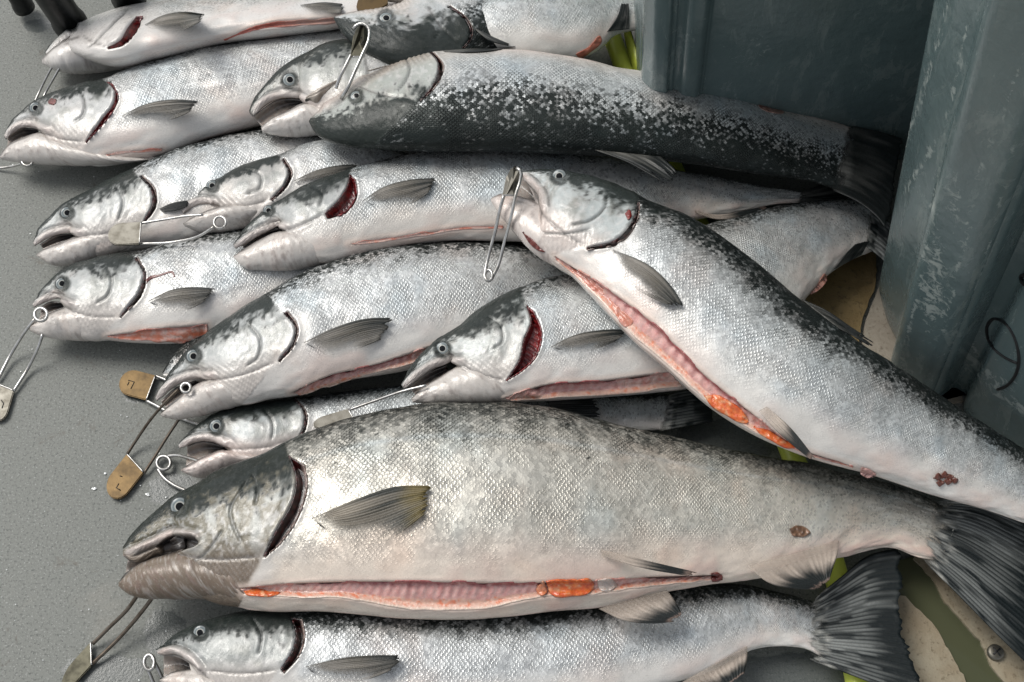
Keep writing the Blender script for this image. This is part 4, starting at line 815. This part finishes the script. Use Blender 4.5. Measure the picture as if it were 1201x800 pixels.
# ------------------------------------------------------------------ stringer pins: sprung wire with a folded plate at the closed end
def wpts(P): 
    P = np.array(P, float); return at(P[:, :2], P[:, 2] / 1000)
def ring_pts(c, r, z, tilt=0., turns=1.15, a0=0., squash=1.):
    t = np.linspace(0, 2 * math.pi * turns, int(26 * turns)) + a0
    px = np.c_[c[0] + r * np.cos(t), c[1] + r * squash * np.sin(t)]; return at(px, (z + np.linspace(0, 2.6, len(t)) + tilt * np.sin(t)) / 1000)
def pin(label, wires, ring=None, plate=None, mat=BRASS, r=.00155, dark=False, mark=None, wire=None):
    allp = np.concatenate([wpts(w_) for w_ in wires]); b = allp.mean(0); b[2] = max(0, allp[:, 2].min() - r)
    root = empty('stringer_pin', b, label, 'fish pin', 'sprung wire pins through the salmon jaws')
    for w_ in wires:
        P = wpts(w_); P = spline(np.c_[P[:, 0] * 1000, P[:, 1] * 1000, P[:, 2] * 1000], 24) / 1000
        tube('wire', P, r, wire or STEEL, root)
    if ring: tube('coil', ring_pts(*ring[:3], **(ring[3] if len(ring) > 3 else {})), r, STEEL, root)
    if plate:
        A_, B_, tip, z = plate; A_, B_, tip = np.array(A_, float), np.array(B_, float), np.array(tip, float)
        mid = (A_ + B_) / 2; ax = tip - mid; half = (B_ - A_) / 2; out = [A_, A_ + ax * .62]
        for t in np.linspace(0, math.pi, 13)[1:-1]: out.append(mid + ax * (.62 + .38 * math.sin(t)) - half * math.cos(t))
        out += [B_ + ax * .62, B_]
        W = at(np.array(out), np.interp(np.linspace(0, 1, len(out)), [0, .5, 1], [z[0], z[1], z[0]]) / 1000); ctr = W.mean(0)
        bm = bmesh.new(); nz_ = np.cross(W[0] - ctr, W[len(W) // 2] - ctr); nz_ /= np.linalg.norm(nz_); nz_ *= 1 if nz_[2] > 0 else -1
        up_ = [bm.verts.new(v + nz_ * .002) for v in W]; dn = [bm.verts.new(v - nz_ * .002) for v in W]
        bm.faces.new(up_); bm.faces.new(dn[::-1])
        for i in range(len(W)): bm.faces.new((up_[i], dn[i], dn[(i + 1) % len(W)], up_[(i + 1) % len(W)]))
        bmesh.ops.recalc_face_normals(bm, faces=bm.faces)
        bmesh.ops.bevel(bm, geom=list(bm.edges), offset=.0009, segments=2, affect='EDGES')
        me = bpy.data.meshes.new('plate'); bm.to_mesh(me); bm.free(); me.materials.append(mat)
        o = bpy.data.objects.new('plate', me); col.objects.link(o); child(o, root)
        tube('crimp', W[[0, 0, -1, -1]] + np.linspace(0, 1, 4)[:, None] * 0 + nz_ * .0022 + (W[-1] - W[0]) * np.array([[0.02], [.1], [-.1], [-.02]]), .0009, STEEL, root, 6)
        if mark:
            for q_ in mark: tube('stamped_mark', at(np.array(q_, float), (z[0] + z[1]) / 2000) + nz_ * .0021, .0006, INK if not dark else NICKEL, o, 5)
    return root
pin('two bright wires running from the chin of the topmost left salmon', [[(66,70,40),(58,84,28),(48,104,12),(37,128,5)], [(72,76,38),(64,90,26),(56,104,12),(47,122,5)]])
pin('bent wire with a coil hanging below the jaw at the left edge', [[(26,192,20),(14,195,10),(0,197,5),(-30,192,3)], [(38,186,34),(42,176,40),(46,168,48)]], ((32,188), 6.5, 34))
pin('pin standing in the jaw of the dark backed salmon, dark plate upright', [[(412,64,150),(405,78,146),(398,92,138),(394,104,130)], [(414,34,164),(419,29,166),(427,28,167),(433,34,165),(433,44,161),(425,64,154),(416,84,147),(408,102,139),(400,116,128)]], None, ((412,66), (426,66), (425,30), (152,164)), mat=DARKPLATE, r=.0022, mark=[[(421,44),(426,42),(424,48),(421,52),(426,51)]])
pin('pin with a pale plate lying on the far left salmon and coil at its jaw', [[(165,262,66),(195,257,72),(222,253,80),(238,252,84)], [(164,286,62),(203,284,66),(235,276,80),(251,266,94)]], ((258,261), 7, 96), ((166,261), (164,287), (127,276), (66,66)), mat=NICKEL)
pin('long pin at the left edge with a coil in a salmon mouth and steel plate', [[(41,374,42),(30,388,30),(16,410,12),(-3,446,4)], [(50,392,34),(46,404,26),(36,426,10),(16,459,4)]], ((48,369), 7.5, 60), ((-6,450), (17,459), (-6,494), (4,4)), mat=NICKEL, r=.0019, mark=[[(2,470),(5,474),(3,480)]])
pin('brass plated pin stamped 7 beside the hidden dark head', [[(183,441,5),(193,445,5),(205,452,6)], [(172,470,5),(180,474,5),(195,482,5),(219,493,5),(238,499,6)]], None, ((183,441), (172,470), (141,446), (5,5)), mark=[[(151,447),(158,449),(154,457)], [(150,453),(152,449)]], r=.0019)
pin('brass plated pin with a round dot hanging from the large middle salmon', [[(149,533,5),(160,516,12),(176,493,32),(192,474,52),(209,457,62)], [(169,555,5),(180,538,8),(195,514,16),(207,496,22),(219,478,34)]], ((218,455), 5.5, 66), ((149,533), (169,555), (129,582), (5,5)), r=.0017, wire=DARKWIRE, mark=[[(141,559),(144,560)], [(140,568),(137,573),(142,576)]])
pin('bare coiled wire under the chin of the small open mouthed salmon', [[(196,535,8),(206,534,12),(220,537,22),(236,542,34)], [(185,550,6),(192,560,6),(204,569,6),(222,577,6)]], ((192,543), 8, 6), r=.0019)
pin('thin wire and silver plate slanting across the small salmon beneath', [[(409,481,66),(440,470,78),(472,459,92),(500,452,100)]], None, ((408,480), (416,494), (368,500), (64,64)), mat=NICKEL)
pin('tall steel pin clipped through the jaw of the diagonal salmon', [[(591,229,158),(587,243,150),(580,274,128),(572,304,112),(568,324,106)], [(606,197,176),(611,201,175),(610,212,170),(605,228,164),(600,252,152),(592,282,128),(584,312,112),(577,326,106)]], ((573,323), 4.5, 106, dict(squash=1.4)), ((590,230), (605,230), (606,196), (158,176)), mat=NICKEL, r=.0020)
pin('dark pin at lower left running from the jaw of the largest salmon', [[(162,697,46),(150,714,34),(128,736,16),(109,755,7)], [(181,698,44),(166,718,30),(140,748,14),(108,779,5)]], None, ((107,753), (108,781), (72,806), (5,5)), r=.0021, mat=DARKPLATE, wire=DARKWIRE)
pin('coiled wire at the mouth of the bottom salmon', [[(178,771,22),(186,786,16),(195,806,10)], [(172,782,18),(178,796,12),(184,812,6)]], ((175,777), 6, 20, dict(squash=1.5)), r=.0019)
# brown tag gripped in the top fish's mouth
t_ = empty('brass_tag', at([(437, 5)], .11)[0], 'brown oval tag gripped in the mouth of the topmost fish', 'tag')
P = [(418,8),(420,0),(434,-6),(452,-4),(455,2),(446,9),(430,13),(421,13)]
W = at(np.array(spline(np.r_[P, P[:1]], 25)[:-1]), .112); V = np.r_[W, W - [0, 0, .004]]; n_ = len(W)
mesh('tag_plate', V, [list(range(n_)), list(range(2 * n_ - 1, n_ - 1, -1))] + [(i, i + n_, (i + 1) % n_ + n_, (i + 1) % n_) for i in range(n_)], BRASS, t_, smooth_=False)

# ------------------------------------------------------------------ hose, strap, rack legs, screw, ink loop, loose scales
hp = spline(np.c_[at(np.array([(690,-60),(716,38),(733,82),(800,220),(870,380),(928,530),(975,655),(1006,800),(1020,880)], float), .0125) * 1000], 160) / 1000
tag(tube('hose', hp, .0125, HOSE, k=16), 'yellow green hose running on the deck beneath the pile', 'hose')
V = []
for x, y, w_ in ((736,26,2),(738,42,4),(742,58,5),(747,74,5),(750,88,4)):
    for s_ in (-1, 1): V.append(at([(x + s_ * w_, y)], 0.05 + .004 * s_ - y / 4000)[0])
V = np.array(V); sm = mesh('strap', V, [(2*i, 2*i+1, 2*i+3, 2*i+2) for i in range(4)], HOSE); tag(sm, 'green strap end standing between the hose and the back tote', 'strap')
so = sm.modifiers.new('thickness', 'SOLIDIFY'); so.thickness = .003
lg = empty('black_rack', at([(85, 5)], 0)[0], 'black metal rack standing behind the top left fish', 'rack')
def leg(a, b, r):
    A_, B_ = at([a[:2]], a[2])[0], at([b[:2]], b[2])[0]; P = np.linspace(A_, B_, 14); rr = np.full(14, r); rr[:2] = r * 1.12
    tube('leg', P, rr, BLACK, lg, 20)
leg((84,30,.016), (30,-50,.16), .021); leg((29,10,.012), (-12,-60,.12), .013); leg((152,0,.016), (120,-60,.14), .021)
tube('cross_bar', np.linspace(at([(30,-50)], .16)[0], at([(120,-60)], .14)[0], 6), .012, BLACK, lg, 12)
s_c = at([(1168, 765)], .009)[0]; rt_ = empty('screw', s_c, 'round head screw in the right hand floor board', 'screw')
a = np.linspace(0, 2 * math.pi, 24, endpoint=False); V, fc = [], []
for r_, z_ in ((.0085, -.004), (.0085, .0), (.0078, .0016), (.006, .0024), (.003, .0027)): V += [s_c + [r_ * math.cos(t), r_ * math.sin(t), z_] for t in a]
fc = [tuple(q) for q in grid_faces(5, 24, True)] + [tuple(range(96, 120))]; mesh('screw_head', V, fc, NICKEL, rt_)
for q_ in (.6, .6 + math.pi / 2): tube('slot', np.array([s_c + [.005 * math.cos(q_) * k_, .005 * math.sin(q_) * k_, .0024] for k_ in (-1, 0, 1)]), .0011, INK, rt_, 6)
# the scrawled loop on the front tote: ink following its wall
dg = bpy.context.evaluated_depsgraph_get(); bt = BVHTree.FromPolygons([v.co.copy() for v in body1.data.vertices], [tuple(p.vertices) for p in body1.data.polygons])
P = []
for p in spline([(1193,426),(1180,420),(1166,409),(1158,394),(1158,382),(1165,374),(1176,377),(1187,390),(1193,406),(1195,424),(1191,440),(1180,453),(1170,457)], 70):
    d = rays([p])[0]; h = bt.ray_cast(Vector(CAM), Vector(d), 5)
    if h[0]: P.append(np.array(h[0]) - d * .0006)
if len(P) > 5: tube('ink_scrawl', P, .0017, INK, tote1, 6)
P = []
for p in spline([(1204,322),(1198,324),(1200,332),(1206,336)], 12):
    d = rays([p])[0]; h = bt.ray_cast(Vector(CAM), Vector(d), 5)
    if h[0]: P.append(np.array(h[0]) - d * .0006)
if len(P) > 3: tube('ink_scrawl', P, .0022, INK, tote1, 6)
rnd = random.Random(4); V, fc = [], []
for i in range(70):
    if i < 10: x, y = rnd.choice([(113,571),(178,572),(196,585),(170,572),(125,560)]); x += rnd.gauss(0, 7); y += rnd.gauss(0, 6)
    else: x, y = rnd.uniform(0, 260), rnd.uniform(190, 800)
    c = at([(x, y)], .0012)[0]; r_ = rnd.uniform(.0007, .0016) * (1.3 if i < 10 else .6); k = len(V); an = rnd.uniform(0, 6)
    for j in range(7): V.append(c + [r_ * math.cos(an + j * .9) * rnd.uniform(.7, 1.2), r_ * math.sin(an + j * .9) * rnd.uniform(.6, 1.1), 0])
    V.append(c + [0, 0, .0004]); fc += [(k + j, k + (j + 1) % 7, k + 7) for j in range(7)]
tag(mesh('loose_scales', V, fc, FLAKE), 'loose fish scales and droplets scattered on the grey deck', 'fish scales', kind='stuff')
